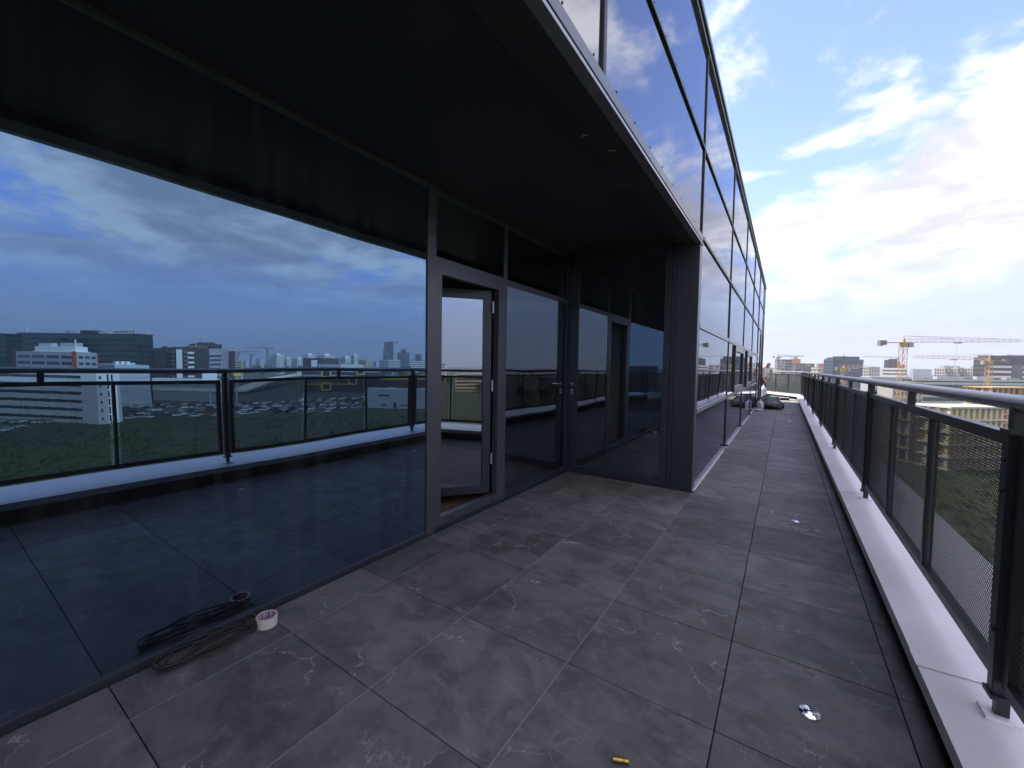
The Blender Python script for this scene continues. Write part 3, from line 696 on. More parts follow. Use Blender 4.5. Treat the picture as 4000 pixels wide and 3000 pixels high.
# ---------------- the side seen in the glass, to the right of the terrace
MI = True
t, w, d, h = block('office_block', 'large dark green glass office carrying a roof sign', 'building', 64, 552, 612, 1303, 270, 84, MI, wall='glass_green', left=[('bands', 11, .42, 'glass_green_dark')], right=[('bands', 11, .42, 'glass_green_dark'), ('ribs', 5, 'glass_green_dark')],
      roof=[(.5, .5, 1.004, 1.02, .9, 'glass_green_dark', 'parapet_band'), (.42, .4, .12, .5, 3.2, 'maroon', 'plant_room'), (.30, .4, .06, .4, 2.4, 'beige_wall', 'plant_room'), (.22, .4, .05, .4, 2.6, 'white_wall', 'plant_room'), (.6, .4, .03, .3, 3, 'grey_wall', 'plant_room'), (.94, .2, .01, .03, 6, 'white_wall', 'antenna'), (.02, .9, .004, .02, 4.5, 'white_wall', 'antenna')])
for u in (.535,):
    for z in (.93, .82, .72): put(t, 'x', w*u, h*z, 5, 2.6, .6, 'dark_wall', 'dark_opening', .2)
sgn = thing('roof_sign', 'white roof sign with dark letters reading HYPERION and a square emblem', 'sign', t.location + Vector((0, 0, h+.85)), t.rotation_euler.z)
sw = 86*270/F_PX*1.12
piece('backing', (sw/2+1.0, .35, 1.35), (sw, .15, 2.7), 'white_wall', sgn)
def text_mesh(txt, size):
    cu = bpy.data.curves.new('letters', 'FONT'); cu.body = txt; cu.size = size; cu.extrude = .06; cu.space_character = 1.05
    o = bpy.data.objects.new('tmp', cu); COL.objects.link(o); dg = bpy.context.evaluated_depsgraph_get()
    me = bpy.data.meshes.new_from_object(o.evaluated_get(dg)); bpy.data.objects.remove(o); return me
M('sign_ink', (.03, .035, .06), .5)
me = text_mesh('HYPERION', 2.35); me.materials.clear(); me.materials.append(MATS['sign_ink'])
o = link('letters', me, sgn, (1.0+2.9, .2, .5)); o.rotation_euler = (R_(90), 0, 0); xs = [v.co.x for v in me.vertices]; o.scale = ((sw-3.4)/(max(xs)-min(xs)), 1, 1); o['kind'] = 'stuff'
for x0, x1, z0, z1 in ((1.3, 1.5, .5, 2.2), (3.1, 3.3, .5, 2.2), (1.5, 3.1, .5, .7), (1.5, 3.1, 2.0, 2.2), (2.2, 2.4, .7, 2.0)): pbox('emblem_bar', (x0, .18, z0), (x1, .27, z1), 'sign_ink', sgn)
block('office_block', 'dark green glass slab at the edge of the reflected street', 'building', -120, 20, 27, 1299, 250, 84, MI, wall='glass_green_dark', left=('bands', 11, .4, 'glass_green'), right=('bands', 11, .4, 'glass_green'))
block('apartment_block', 'narrow dark block between the two green glass offices', 'building', 27, 60, 75, 1342, 300, 80, MI, wall='dark_wall', left=('bands', 10, .3, 'win_dark'))
t, w, d, h = block('hotel', 'pale grey hotel with rows of wide windows, red corner fins and a white rooftop pavilion', 'building', 42, 303, 390, 1370, 185, 74, MI, wall='grey_wall', left=[('grid', 9, 4, .84, .46, 'win_blue', .02, .93, .05), ('panel', 0, .055, 0, 1.01, 'red_paint', .5, 'red_fin'), ('panel', .94, 1, 0, 1.01, 'maroon', .5, 'red_fin')],
      right=[('grid', 9, 3, .66, .42, 'win_blue', .04, .96, .05), ('panel', .975, 1, 0, 1.01, 'red_paint', .4, 'red_fin')],
      roof=[(.36, .4, .62, .6, 2.6, 'white_wall', 'pavilion'), (.36, .4, .68, .68, .35, 'white_wall', 'pavilion_roof'), (.2, .4, .26, .3, 4.4, 'zinc', 'air_unit'), (.56, .4, .2, .3, 4.2, 'zinc', 'air_unit'), (.07, .2, .012, .04, 6.0, 'white_wall', 'mast')])
for u in (.12, .3, .55): put(t, 'x', w*u, h+1.1, 1.6, 1.2, .3, 'win_dark', 'pavilion_window', -1.55-.16*0)
block('hotel_wing', 'long low white wing with one ribbon of windows in front of the hotel', 'building', -200, 378, 432, 1449, 150, 78, MI, wall='white_wall', left=[('grid', 6, 9, .97, .34, 'win_blue', .1, .98, .02)], right=[('grid', 6, 1, .3, .36, 'win_blue', .02, .3, .02), ('grid', 6, 2, .4, .8, 'win_dark', .4, .75, .02)])
block('clinic', 'pale blue flat-roofed building with rows of rooftop air units', 'building', 385, 458, 597, 1418, 205, 50, MI, wall='pale_blue_wall', left=('bands', 6, .2, 'win_blue'), right=[('bands', 6, .38, 'zinc'), ('grid', 6, 5, .5, .4, 'win_blue')],
      roof=[(.15, .15, .1, .1, 1.8, 'white_wall', 'air_unit'), (.35, .3, .1, .1, 1.8, 'white_wall', 'air_unit'), (.2, .35, .1, .1, 1.9, 'white_wall', 'air_unit'), (.12, .45, .1, .1, 1.9, 'white_wall', 'air_unit'), (.5, .6, .5, .4, 1.2, 'zinc', 'plant_screen')])
block('apartment_block', 'charcoal apartment slab with small windows next to the green glass office', 'building', 610, 664, 672, 1353, 315, 80, MI, wall='charcoal', left=('grid', 11, 5, .22, .3, 'win_dark'), roof=[(.5, .5, .2, .3, 1.5, 'dark_wall', 'roof_house')])
block('apartment_block', 'charcoal apartment block with white balcony columns beside a charcoal slab', 'building', 664, 700, 735, 1348, 300, 50, MI, wall='charcoal', left=[('balc', 11, .15, .8, 'brown_wall')], right=[('panel', 0, .42, 0, .95, 'white_wall', .3, 'white_bay'), ('grid', 11, 2, .4, .4, 'win_dark', .02, .4), ('balc', 11, .5, .95, 'brown_wall')])
block('apartment_block', 'white and charcoal apartment block with white balconies stacked at its corner', 'building', 714, 746, 822, 1350, 285, 34, MI, wall='charcoal', left=[('panel', .05, 1, 0, .9, 'white_wall', .3, 'white_bay'), ('grid', 11, 2, .3, .36, 'win_dark', .1, .95)], right=[('balc', 10, .0, .3, 'white_wall'), ('grid', 11, 3, .15, .2, 'win_dark', .35, .98)],
      roof=[(.5, .5, .9, .9, 1.1, 'brown_wall', 'attic'), (.3, .4, .03, .05, 4.5, 'grey_wall', 'antenna')])
block('apartment_block', 'grey stair tower with a stack of rounded steel balconies', 'building', 820, 826, 846, 1356, 280, 12, MI, wall='grey_wall', right=[('balc', 11, .1, .95, 'zinc')])
t, w, d, h = block('office_block', 'dark maroon office with tapered crown rising behind the apartments', 'building', 735, 790, 873, 1338, 370, 45, MI, wall='maroon', left=('bands', 12, .3, 'win_dark'), right=('bands', 12, .35, 'win_dark'),
      roof=[(.4, .4, .7, .7, 1.6, 'maroon', 'crown'), (.2, .2, .02, .02, 6, 'grey_wall', 'antenna'), (.7, .5, .02, .02, 5, 'grey_wall', 'antenna')])
block('office_block', 'lower maroon office wing with a blue glass seam', 'building', 844, 872, 909, 1366, 290, 50, MI, wall='maroon', left=[('panel', .0, .85, 0, .86, 'glass_blue', .3, 'glass_seam')], right=('bands', 11, .3, 'charcoal'))
for k, (xl, xc, xr, y, dp) in enumerate(((1050, 1078, 1108, 1388, 820), (1104, 1118, 1136, 1402, 860), (1138, 1160, 1186, 1404, 800), (1180, 1200, 1228, 1390, 850), (1236, 1262, 1300, 1391, 900), (1320, 1345, 1372, 1399, 840), (1368, 1382, 1398, 1390, 820))):
    block('apartment_block', ['white apartment block nearest the high-jib crane in the distant white estate', 'small white annexe beside the first white block of the estate', 'white apartment block with dark vertical window strips in the estate', 'white apartment block with a banded top storey in the estate', 'white apartment block half hidden by the dark cinema', 'white stepped block beside the white tower nearest the beige block', 'white tower with stepped top nearest the beige block in the estate'][k], 'building', xl, xc, xr, y, dp, 40, MI,
          wall='white_wall', left=('grid', 10, 4, .5, .6, 'win_dark'), right=('grid', 10, 4, .45, .6, 'win_dark'), roof=[(.4, .4, .5, .5, 3.5, 'white_wall', 'attic')], group='white estate on the skyline')
block('cinema', 'dark windowless box of a building behind the shopping centre', 'building', 1180, 1250, 1318, 1402, 620, 40, MI, wall='charcoal', left=('bands', 5, .3, 'dark_wall'), right=('bands', 5, .2, 'maroon'))
block('glass_tower', 'tall slender blue glass tower, highest on the distant skyline', 'building', 1504, 1538, 1554, 1336, 1750, 50, MI, wall='glass_blue', left=('bands', 24, .4, 'win_blue'), right=('bands', 24, .5, 'white_wall'))
block('glass_tower', 'short dark glass tower leaning on the tall blue tower', 'building', 1500, 1512, 1527, 1366, 1600, 40, MI, wall='win_blue', left=('bands', 14, .3, 'win_dark'))
block('glass_tower', 'broad dark blue tower with a small top storey beside the tall tower', 'building', 1551, 1580, 1594, 1377, 1650, 45, MI, wall='win_blue', left=('bands', 14, .3, 'win_dark'), right=('bands', 14, .3, 'win_dark'), roof=[(.45, .45, .4, .4, 12, 'charcoal', 'top_storey')])
block('glass_tower', 'lone grey tower block standing apart from the cluster of towers', 'building', 1616, 1630, 1642, 1384, 1500, 45, MI, wall='glass_blue', left=('bands', 10, .3, 'win_dark'))
block('office_block', 'low white banded office below the tall blue tower', 'building', 1484, 1520, 1562, 1406, 1000, 30, MI, wall='white_wall', left=('bands', 8, .5, 'win_dark'), right=('bands', 8, .5, 'win_dark'))
block('office_block', 'low white banded office below the lone grey tower', 'building', 1594, 1602, 1690, 1411, 900, 12, MI, wall='white_wall', left=('bands', 7, .45, 'win_dark'), right=[('bands', 7, .4, 'win_dark'), ('ribs', 8, 'white_wall')])
block('apartment_block', 'beige block between the white estate and the towers', 'building', 1398, 1430, 1456, 1406, 900, 40, MI, wall='beige_wall', left=('grid', 8, 5, .5, .5, 'win_dark'), right=('grid', 8, 4, .5, .5, 'win_dark'))
block('apartment_block', 'beige banded block beyond the maroon office', 'building', 906, 912, 946, 1404, 560, 14, MI, wall='beige_wall', right=('bands', 8, .4, 'win_dark'))
for k, (x0, x1, y, dp) in enumerate(((927, 940, 1386, 2400), (976, 987, 1387, 2500), (1000, 1030, 1401, 1500), (950, 975, 1405, 1400), (1040, 1060, 1404, 1600), (1460, 1486, 1412, 1300))):
    block('distant_building', ['slim far tower below the first small crane', 'slim far tower below the second small crane', 'far pale block beside the high-jib crane', 'far low block between the slim towers', 'far low block against the white estate', 'far low block between the beige block and the towers'][k], 'building', x0, (x0+x1)/2, x1, y, dp, 40, MI, wall='pale_blue_wall', left=('bands', 10, .4, 'win_blue'))
# shopping centre with yellow window frames, warehouse, signs
t, w, d, h = block('shopping_centre', 'long dark shopping centre with bold yellow window frames', 'building', 1172, 1178, 1490, 1436, 330, 4, MI, wall='dark_wall', right=[('bands', 2, .22, 'grey_wall', .55), ('panel', .02, .66, .30, .33, 'yellow_paint', .3, 'yellow_line'), ('panel', 0, .64, .82, .93, 'pale_blue_wall', .2, 'glass_ribbon')],
      roof=[(.5, .3, .3, .25, 2.2, 'zinc', 'air_unit'), (.5, .6, .35, .3, 3, 'white_wall', 'air_unit'), (.5, .12, .2, .06, 5.5, 'billboard_white', 'roof_panel'), (.7, .8, .4, .3, 2.0, 'grey_wall', 'plant_room')])
for u, z in ((.29, .74), (.73, .88), (.62, .46), (.29, .22)):
    for du, dz, su, sz in ((0, 2.7, 7.2, 1.0), (0, -2.7, 7.2, 1.0), (-3.1, 0, 1.0, 4.4), (3.1, 0, 1.0, 4.4)): put(t, 'y', d*u+du, h*z+dz, su, sz, .7, 'yellow_paint', 'yellow_frame', .5)
    put(t, 'y', d*u, h*z, 5.2, 4.4, .5, 'win_dark', 'window', .3)
block('warehouse', 'plain white box warehouse standing in the wasteland', 'building', 1428, 1434, 1720, 1521, 222, 5, MI, wall='pale_blue_wall', left=('panel', .1, .9, .2, .8, 'grey_wall', .1, 'wall_panel'), right=[('panel', .36, .4, 0, .32, 'dark_wall', .2, 'gate'), ('panel', .44, .58, .16, .2, 'dark_wall', .2, 'vent_strip'), ('panel', .2, .26, .14, .2, 'dark_wall', .2, 'vent_strip'), ('panel', .16, .3, .62, .7, 'dark_wall', .1, 'wall_logo')])
block('low_shed', 'low dark shed with a yellow stripe behind the white warehouse', 'building', 1486, 1492, 1740, 1474, 300, 4, MI, wall='charcoal', right=[('panel', 0, 1, .88, .96, 'yellow_paint', .2, 'yellow_line'), ('panel', .1, .2, .3, .5, 'white_wall', .2, 'wall_panel')])
block('low_shed', 'long flat-roofed retail shed with white fascia at the foot of the apartments', 'building', 600, 606, 880, 1470, 260, 4, MI, wall='grey_wall', right=[('panel', 0, 1, .8, 1, 'white_wall', .3, 'fascia'), ('panel', 0, 1, .45, .6, 'white_wall', .3, 'fascia')], zbase=G)
def sign_post(name, label, px, y0, y1, depth, wpx, mirror, mk):
    p = at(px, depth, mirror); z0 = height(px, y1, depth); z1 = height(px, y0, depth); w = wpx*depth/F_PX
    dirv = (Vector((0, 0))-p); rz = math.atan2(dirv.y, dirv.x) + math.pi/2
    t = thing(name, label, 'sign', (p.x, p.y, G), rz); piece('pole', (0, 0, (z0-G)/2), (.8, .8, z0-G), 'grey_wall', t)
    mk(t, w, z0-G, z1-G); return t
def cube_sign(t, w, a, b):
    piece('sign_box', (0, 0, (a+b)/2), (w, w*.5, b-a), 'billboard_white', t)
    MB().add([(-w*.1, 0, 0), (-.0, 0, .0), (w*.14, 0, w*.16), (w*.04, 0, w*.16), (-w*.1, .1, 0), (0, .1, 0), (w*.14, .1, w*.16), (w*.04, .1, w*.16)], [(0, 1, 2, 3), (7, 6, 5, 4), (0, 4, 5, 1), (1, 5, 6, 2), (2, 6, 7, 3), (3, 7, 4, 0)]).build('red_mark', 'red_paint', t, loc=(0, w*.25+.06, (a+b)/2+.3))
    piece('text_line', (0, w*.25+.05, (a+b)/2-w*.14), (w*.62, .12, w*.07), 'grey_wall', t)
def disc_sign(t, w, a, b):
    m_ = MB().lathe([(0, -.3), (w/2, -.3), (w/2, .3), (0, .3)], 28); o = m_.build('sign_disc', 'yellow_paint', t, loc=(0, 0, (a+b)/2)); o.rotation_euler = (R_(90), 0, 0)
    piece('sign_bar', (0, .36, (a+b)/2), (w*.7, .1, w*.16), 'sign_ink', t)
sign_post('billboard', 'white advertising cube with a red mark on a pole', 828, 1449, 1483, 235, 46, MI, cube_sign)
sign_post('pylon_sign', 'round yellow store sign on a pole beside the ramp', 932, 1436, 1470, 250, 26, MI, disc_sign)

# ---------------- behind the viewer: low town seen in the open door leaf and in the end wall
for k, (az, dist, w_, d_, h_, ml) in enumerate(((93, 420, 40, 16, 20, 'white_wall'), (101, 330, 30, 14, 15, 'beige_wall'), (108, 520, 50, 16, 26, 'concrete_pale'), (115, 380, 34, 14, 17, 'site_brick'), (122, 600, 60, 18, 27, 'white_wall'), (130, 430, 36, 15, 18, 'beige_wall'), (139, 520, 44, 16, 24, 'grey_wall'), (150, 450, 50, 16, 22, 'concrete_pale'), (163, 560, 60, 16, 28, 'charcoal'))):
    a = R_(az); t = thing('apartment_block', ['medium white slab block in the low town past the end railing', 'low beige block in the low town past the end railing', 'long pale concrete slab in the low town past the end railing', 'low ochre brick block in the low town past the end railing', 'longest white slab in the low town past the end railing', 'second beige block in the low town past the end railing', 'grey slab in the low town past the end railing', 'pale concrete block towards the end railing', 'charcoal block straight behind the end railing'][k], 'building', (dist*math.sin(a), dist*math.cos(a), G), -a + R_(20 if k % 2 else -15))
    piece('wall', (0, 0, h_/2), (w_, d_, h_), ml, t); piece('roof', (0, 0, h_+.4), (w_+.8, d_+.8, .8), 'roof_grey', t); n_f = int(h_/3)
    for i in range(n_f): piece('window_band', (0, -d_/2-.05, (i+.55)*h_/n_f), (w_*.94, .3, 1.4), 'win_dark', t)

# ---------------- roads, car park, ramp, building site
def sheet(name, pts, z, mat, label):
    b = MB(); n = len(pts); b.add([(x, y, z) for x, y in pts] + [(x, y, z-.2) for x, y in pts], [tuple(range(n)) if poly_ccw(pts) else tuple(range(n-1, -1, -1))] + [(i, (i+1) % n, n+(i+1) % n, n+i) for i in range(n)])
    return tag(b.build(name, mat), label, None, None, 'structure')
def poly_ccw(p): return sum(p[i][0]*p[(i+1) % len(p)][1]-p[(i+1) % len(p)][0]*p[i][1] for i in range(len(p))) > 0
lot = [tuple(ground_at(x, y, True)) for x, y in ((-300, 1730), (560, 1640), (1000, 1612), (1430, 1612), (1440, 1545), (1180, 1530), (950, 1490), (600, 1500), (100, 1540), (-300, 1560))]
sheet('car_park', lot, G+.06, 'asphalt', 'open asphalt car park below the offices')
site = [tuple(ground_at(x, y)) for x, y in ((3440, 1560), (3500, 1700), (4400, 1900), (4400, 1545), (3700, 1535), (3520, 1535))]
sheet('building_site', site, G+.05, 'site_soil', 'bare brown soil of the building site')
road = [tuple(ground_at(x, y)) for x, y in ((2700, 1505), (3160, 1500), (3160, 1511), (2700, 1520))]
sheet('road', road, G+.05, 'concrete_pale', 'pale road crossing the trees beyond the far railing')
rp = thing('road_ramp', 'grey concrete road ramp climbing past the yellow store sign', 'bridge', (0, 0, 0))
pa = [at(x, dp, True) for x, dp in ((930, 330), (1010, 360), (1090, 420), (1180, 500))]; zs_ = [G+3, G+7, G+9.5, G+10]
for k in range(3):
    a, b = pa[k], pa[k+1]; n_ = Vector((-(b-a).y, (b-a).x)).normalized()*7
    MB().add([(*(a-n_), zs_[k]), (*(a+n_), zs_[k]), (*(b+n_), zs_[k+1]), (*(b-n_), zs_[k+1]), (*(a-n_), zs_[k]-1.2), (*(a+n_), zs_[k]-1.2), (*(b+n_), zs_[k+1]-1.2), (*(b-n_), zs_[k+1]-1.2)],
             [(0, 3, 2, 1), (4, 5, 6, 7), (0, 1, 5, 4), (1, 2, 6, 5), (2, 3, 7, 6), (3, 0, 4, 7)]).build('deck_span', 'concrete_pale', rp)
    c = (a+b)/2; pbox('pier', (c.x-.8, c.y-.8, G), (c.x+.8, c.y+.8, (zs_[k]+zs_[k+1])/2-1.1), 'concrete', rp)

# ---------------- tower cranes
def lattice(b, L, w, seg, r, tri=False, slope=0.0, w2=None):
    """lattice along local +x from 0 to L, square or triangular, legs + zigzag"""
    n = max(2, int(L/seg)); w2 = w if w2 is None else w2
    def sec(t):
        ww = w + (w2-w)*t; x = L*t; z = slope*L*t
        return [(x, 0, z+ww)] + [(x, -ww/2, z), (x, ww/2, z)] if tri else [(x, -ww/2, z-ww/2), (x, ww/2, z-ww/2), (x, ww/2, z+ww/2), (x, -ww/2, z+ww/2)]
    m_ = 3 if tri else 4
    A, B = sec(0), sec(1)
    for i in range(m_): b.bar(A[i], B[i], r)
    for k in range(n):
        A, B = sec(k/n), sec((k+1)/n)
        for i in range(m_):
            j = (i+1) % m_
            b.bar(A[i], B[j], r*.6, n=3); b.bar(A[j], B[i], r*.6, n=3) if not tri else None
            b.bar(A[i], A[j], r*.6, n=3)
    return b
def crane(label, px, depth, yj, xtip, xback, yapex, mirror=False, paint='crane_yellow', mw=1.8, zbase=G, slope=.02, r=.10, ballast=True):
    p = at(px, depth, mirror); zj = height(px, yj, depth) - zbase
    s = 1 if xtip > px else -1
    dv = RH*s
    if mirror: dv = Vector((-dv.x, dv.y))
    t = thing('tower_crane', label, 'crane', (p.x, p.y, zbase), math.atan2(dv.y, dv.x))
    Lj = abs(xtip-px)*depth/F_PX; Lc = abs(px-xback)*depth/F_PX; za = height(px, yapex, depth) - zbase
    b = lattice(MB(), zj-1.2, mw, 2.6, r); b.v = [(-z, y, x) for x, y, z in b.v]
    tag(b.build('mast', paint, t), kind='stuff')
    b = lattice(MB(), Lj, 1.5, 2.4, r*.8, tri=True, slope=slope, w2=1.1); tag(b.build('jib', paint if paint != 'crane_yellow' else 'crane_jib', t, loc=(0, 0, zj)), kind='stuff')
    b = MB().box((-Lc, -.7, -.25), (0, .7, 0)).build('counter_jib', paint, t, loc=(0, 0, zj))
    MB().add([(-.5, -.5, 0), (.5, -.5, 0), (.5, .5, 0), (-.5, .5, 0), (0, 0, za-zj)], [(0, 1, 4), (1, 2, 4), (2, 3, 4), (3, 0, 4), (3, 2, 1, 0)]).build('apex', paint, t, loc=(0, 0, zj))
    pbox('slewing_ring', (-.95, -.95, zj-1.9), (.95, .95, zj+.05), paint, t)
    pbox('cab', (1.2, -1.4, zj-1.9), (2.8, .2, zj-.1), 'crane_grey', t)
    for q in (.42, .78): MB().bar((0, 0, za), (Lj*q, 0, zj+1.4+slope*Lj*q), .07, n=3).build('tie_bar', paint, t)
    MB().bar((0, 0, za), (-Lc*.92, 0, zj), .07, n=3).build('tie_bar', paint, t)
    if ballast:
        for k in range(2): pbox('counterweight', (-Lc*(1-.13*k)-.1, -.7, zj-1.5+.4*k), (-Lc*(1-.13*(k+1)), .7, zj+.7), 'counterweight_grey', t)
    pbox('trolley', (Lj*.44, -.8, zj-.5+slope*Lj*.44), (Lj*.44+2, .8, zj-.05+slope*Lj*.44), 'crane_grey', t)
    MB().bar((Lj*.45, 0, zj-.4), (Lj*.45, 0, zj*.55), .035, n=3).build('hoist_rope', 'crane_grey', t)
    return t
M('crane_jib', (.48, .33, .24), .6, 0, .1, 1)
crane('big yellow tower crane with heavy grey counterweight over the building site', 3523, 165, 1338, 3984, 3428, 1313)
crane('second yellow tower crane whose jib reaches back towards the big crane', 3862, 200, 1408, 3562, 3935, 1384)
crane('small yellow tower crane in front of the blue glass block', 3296, 230, 1437, 3385, 3266, 1427)
crane('slim grey tower crane behind the bare concrete tower', 3036, 480, 1394, 3139, 3018, 1383, paint='crane_grey', r=.2)
crane('faint grey tower crane far behind the big yellow crane', 3507, 900, 1398, 3367, 3530, 1391, paint='crane_grey', r=.3, mw=2.4)
crane('far grey tower crane over the first slim tower', 932, 700, 1373, 1010, 918, 1368, True, 'crane_grey', r=.25)
crane('far grey tower crane beside the second slim tower', 981, 800, 1383, 1004, 974, 1376, True, 'crane_grey', r=.25)
crane('far grey tower crane with a high jib beside the white estate', 1042, 650, 1362, 960, 1062, 1357, True, 'crane_grey', r=.22)
crane('small grey tower crane on the green hills beyond the entrance glass', 2078, 700, 1399, 2040, 2092, 1394, True, 'crane_grey', r=.22)

# ---------------- hills
def hills():
    b = MB(); n = 60; vs = []; fs = []
    for i in range(n+1):
        az = R_(21 + i*30/n); hgt = (40+35*math.sin(i*.21)**2+14*math.sin(i*.7+1)+6*math.sin(i*2.3))*min(1, i/8, (n-i)/8)+G*0
        for rad, z in ((4200, G), (4600, hgt*.7), (5200, hgt)): vs.append((rad*math.sin(az), rad*math.cos(az), z))
        vs.append((5600*math.sin(az), 5600*math.cos(az), G))
    for i in range(n):
        for k in range(3): fs.append((i*4+k, i*4+k+1, (i+1)*4+k+1, (i+1)*4+k))
    return tag(b.add(vs, fs).build('hills', 'hill_green'), 'low wooded hills on the horizon', None, None, 'structure')
hills()

# ================================================================== TREES AND SCRUB
def leaf_cloud(centres, radii, per, size, seed):
    """leaf quads spread through a set of clumps; returns verts, faces as arrays"""
    r = np.random.default_rng(seed); V = []
    for c, rad in zip(centres, radii):
        u = r.normal(size=(per, 3)); u /= np.linalg.norm(u, axis=1)[:, None]
        p = np.array(c) + u*np.array(rad)*(r.random((per, 1))**.33)
        a = r.normal(size=(per, 3)); a /= np.linalg.norm(a, axis=1)[:, None]
        b = np.cross(a, r.normal(size=(per, 3))); b /= np.linalg.norm(b, axis=1)[:, None]
        s = size*(.6+.8*r.random((per, 1)))
        V.append(np.stack([p-a*s-b*s*.6, p+a*s-b*s*.6, p+a*s+b*s*.6, p-a*s+b*s*.6], 1))
    V = np.concatenate(V).reshape(-1, 3); return V
def quads_mesh(name, V, mat):
    n = len(V); me = bpy.data.meshes.new(name); me.vertices.add(n); me.vertices.foreach_set('co', V.ravel())
    me.loops.add(n); me.loops.foreach_set('vertex_index', np.arange(n, dtype=np.int32))
    me.polygons.add(n//4); me.polygons.foreach_set('loop_start', np.arange(0, n, 4, dtype=np.int32))
    me.materials.append(MATS[mat]); me.update(calc_edges=True); return me
def tree_meshes(seed, mat, hgt=11., wid=4.2):
    r = random.Random(seed); cs, rs = [], []
    for k in range(16):
        a = r.uniform(0, 6.28); q = r.uniform(.15, .85)*wid; z = hgt*r.uniform(.38, .92)
        q *= 1-.55*abs(z/hgt-.6)/.4
        cs.append((q*math.cos(a), q*math.sin(a), z)); s = r.uniform(.9, 1.9); rs.append((s, s, s*.8))
    crown = quads_mesh('crown', leaf_cloud(cs, rs, 62, .26, seed), mat)
    b = MB(); b.bar((0, 0, 0), (.1, 0, hgt*.45), .28, n=7, r2=.18); b.bar((.1, 0, hgt*.45), (0, .1, hgt*.85), .18, n=6, r2=.05)
    for c in cs[:6]: b.bar((.05, 0, hgt*r.uniform(.3, .5)), c, .10, n=4, r2=.03)
    return crown, b.mesh('trunk', 'bark')
TREES = [tree_meshes(1, 'leaf_a'), tree_meshes(2, 'leaf_b', 10, 4.6), tree_meshes(3, 'leaf_c', 12.5, 3.8), tree_meshes(4, 'leaf_a', 9, 4.0)]
TREE_WORD = ['fresh green broad tree', 'pale green spreading tree', 'dark green tall tree', 'fresh green round tree']
def tree(p, k, s, where, group, z=G):
    t = thing('tree', TREE_WORD[k] + ' ' + where, 'tree', (p[0], p[1], z), random.uniform(0, 6.28), group)
    t.scale = (s*random.uniform(.9, 1.1), s*random.uniform(.9, 1.1), s)
    link('crown', TREES[k][0], t); link('trunk', TREES[k][1], t); return t
def tree_row(n, x0, x1, y0, y1, where, group, mirror=False, s=(.8, 1.3), kinds=(0, 1, 2, 3)):
    for _ in range(n):
        x = random.uniform(x0, x1); y = y0 + (y1-y0)*random.random()
        tree(ground_at(x, y, mirror), random.choice(kinds), random.uniform(*s), where, group)
tree_row(34, 2960, 3170, 1516, 1580, 'in the grove below the far end of the terrace', 'trees in the grove beyond the far railing', s=(.9, 1.5))
tree_row(14, 2960, 3190, 1489, 1500, 'behind the pale road below the far end of the terrace', 'trees behind the pale road', s=(.9, 1.4))
tree_row(16, 3170, 3330, 1500, 1560, 'below the blue glass block', 'trees below the blue glass block', s=(.9, 1.4))
tree_row(14, 3300, 3480, 1505, 1545, 'between the blue glass block and the building site', 'trees beside the building site', s=(.8, 1.3))
tree_row(7, 3600, 3760, 1525, 1545, 'in front of the long green glass building', 'trees before the green glass building', s=(.8, 1.2))
tree_row(20, 940, 1172, 1452, 1475, 'lining the ramp beyond the car park', 'trees along the ramp', True, s=(1.0, 1.6), kinds=(0, 2))
tree_row(26, 1470, 1720, 1458, 1500, 'in the dark belt behind the white warehouse', 'trees behind the white warehouse', True, s=(1.0, 1.6), kinds=(2, 0))
tree_row(8, 120, 560, 1545, 1610, 'in front of the hotel', 'trees in front of the hotel', True, s=(.6, .9))
tree_row(8, 600, 880, 1500, 1530, 'by the retail shed', 'trees by the retail shed', True, s=(.6, .9))
tree_row(12, 1930, 2200, 1470, 1560, 'on the slopes beyond the entrance glass', 'trees on the far slopes', True, s=(1.0, 1.5))
for _ in range(60):
    a = R_(random.uniform(88, 170)); dist = random.uniform(110, 520); k_ = random.randrange(4)
    tree((dist*math.sin(a), dist*math.cos(a)), k_, random.uniform(.8, 1.4), 'in the low town past the end railing', 'trees in the low town past the end railing')
def scrub():
    r = np.random.default_rng(5); cs = []
    for _ in range(5200):
        if r.random() < .5: p = ground_at(r.uniform(2900, 4300), 1560+ 900*r.random()**2.2)
        else: p = ground_at(r.uniform(-200, 1950), 1625 + 330*r.random()**1.6, True)
        if p.x < 6: continue
        cs.append((p.x, p.y, G + .25*r.random()))
    rs = [(s, s, .75*s) for s in r.uniform(.5, 2.0, len(cs))**1.5]
    o = link('scrub', quads_mesh('scrub', leaf_cloud(cs, rs, 16, .24, 9), 'leaf_a')); tag(o, 'low scrub and weeds covering the wasteland below the terrace', 'scrub', None, 'stuff')
    cs2 = [(c[0]+float(r.normal())*3, c[1]+float(r.normal())*3, c[2]) for c in cs[::2]]
    o = link('scrub', quads_mesh('scrub', leaf_cloud(cs2, [(1.6, 1.6, .6)]*len(cs2), 10, .2, 10), 'leaf_b')); tag(o, 'paler patches of tall weeds among the darker scrub', 'scrub', None, 'stuff')
scrub()
def far_wood():
    r = np.random.default_rng(8); cs = []; 
    for _ in range(1500):
        az = R_(r.uniform(-12, 95)); rad = r.uniform(900, 2600); cs.append((rad*math.sin(az), rad*math.cos(az), G+r.uniform(2, 9)))
    o = link('wood', quads_mesh('wood', leaf_cloud(cs, [(9, 9, 4)]*len(cs), 16, 1.6, 12), 'leaf_c')); tag(o, 'distant mass of trees between the far buildings', 'wood', None, 'stuff')
far_wood()

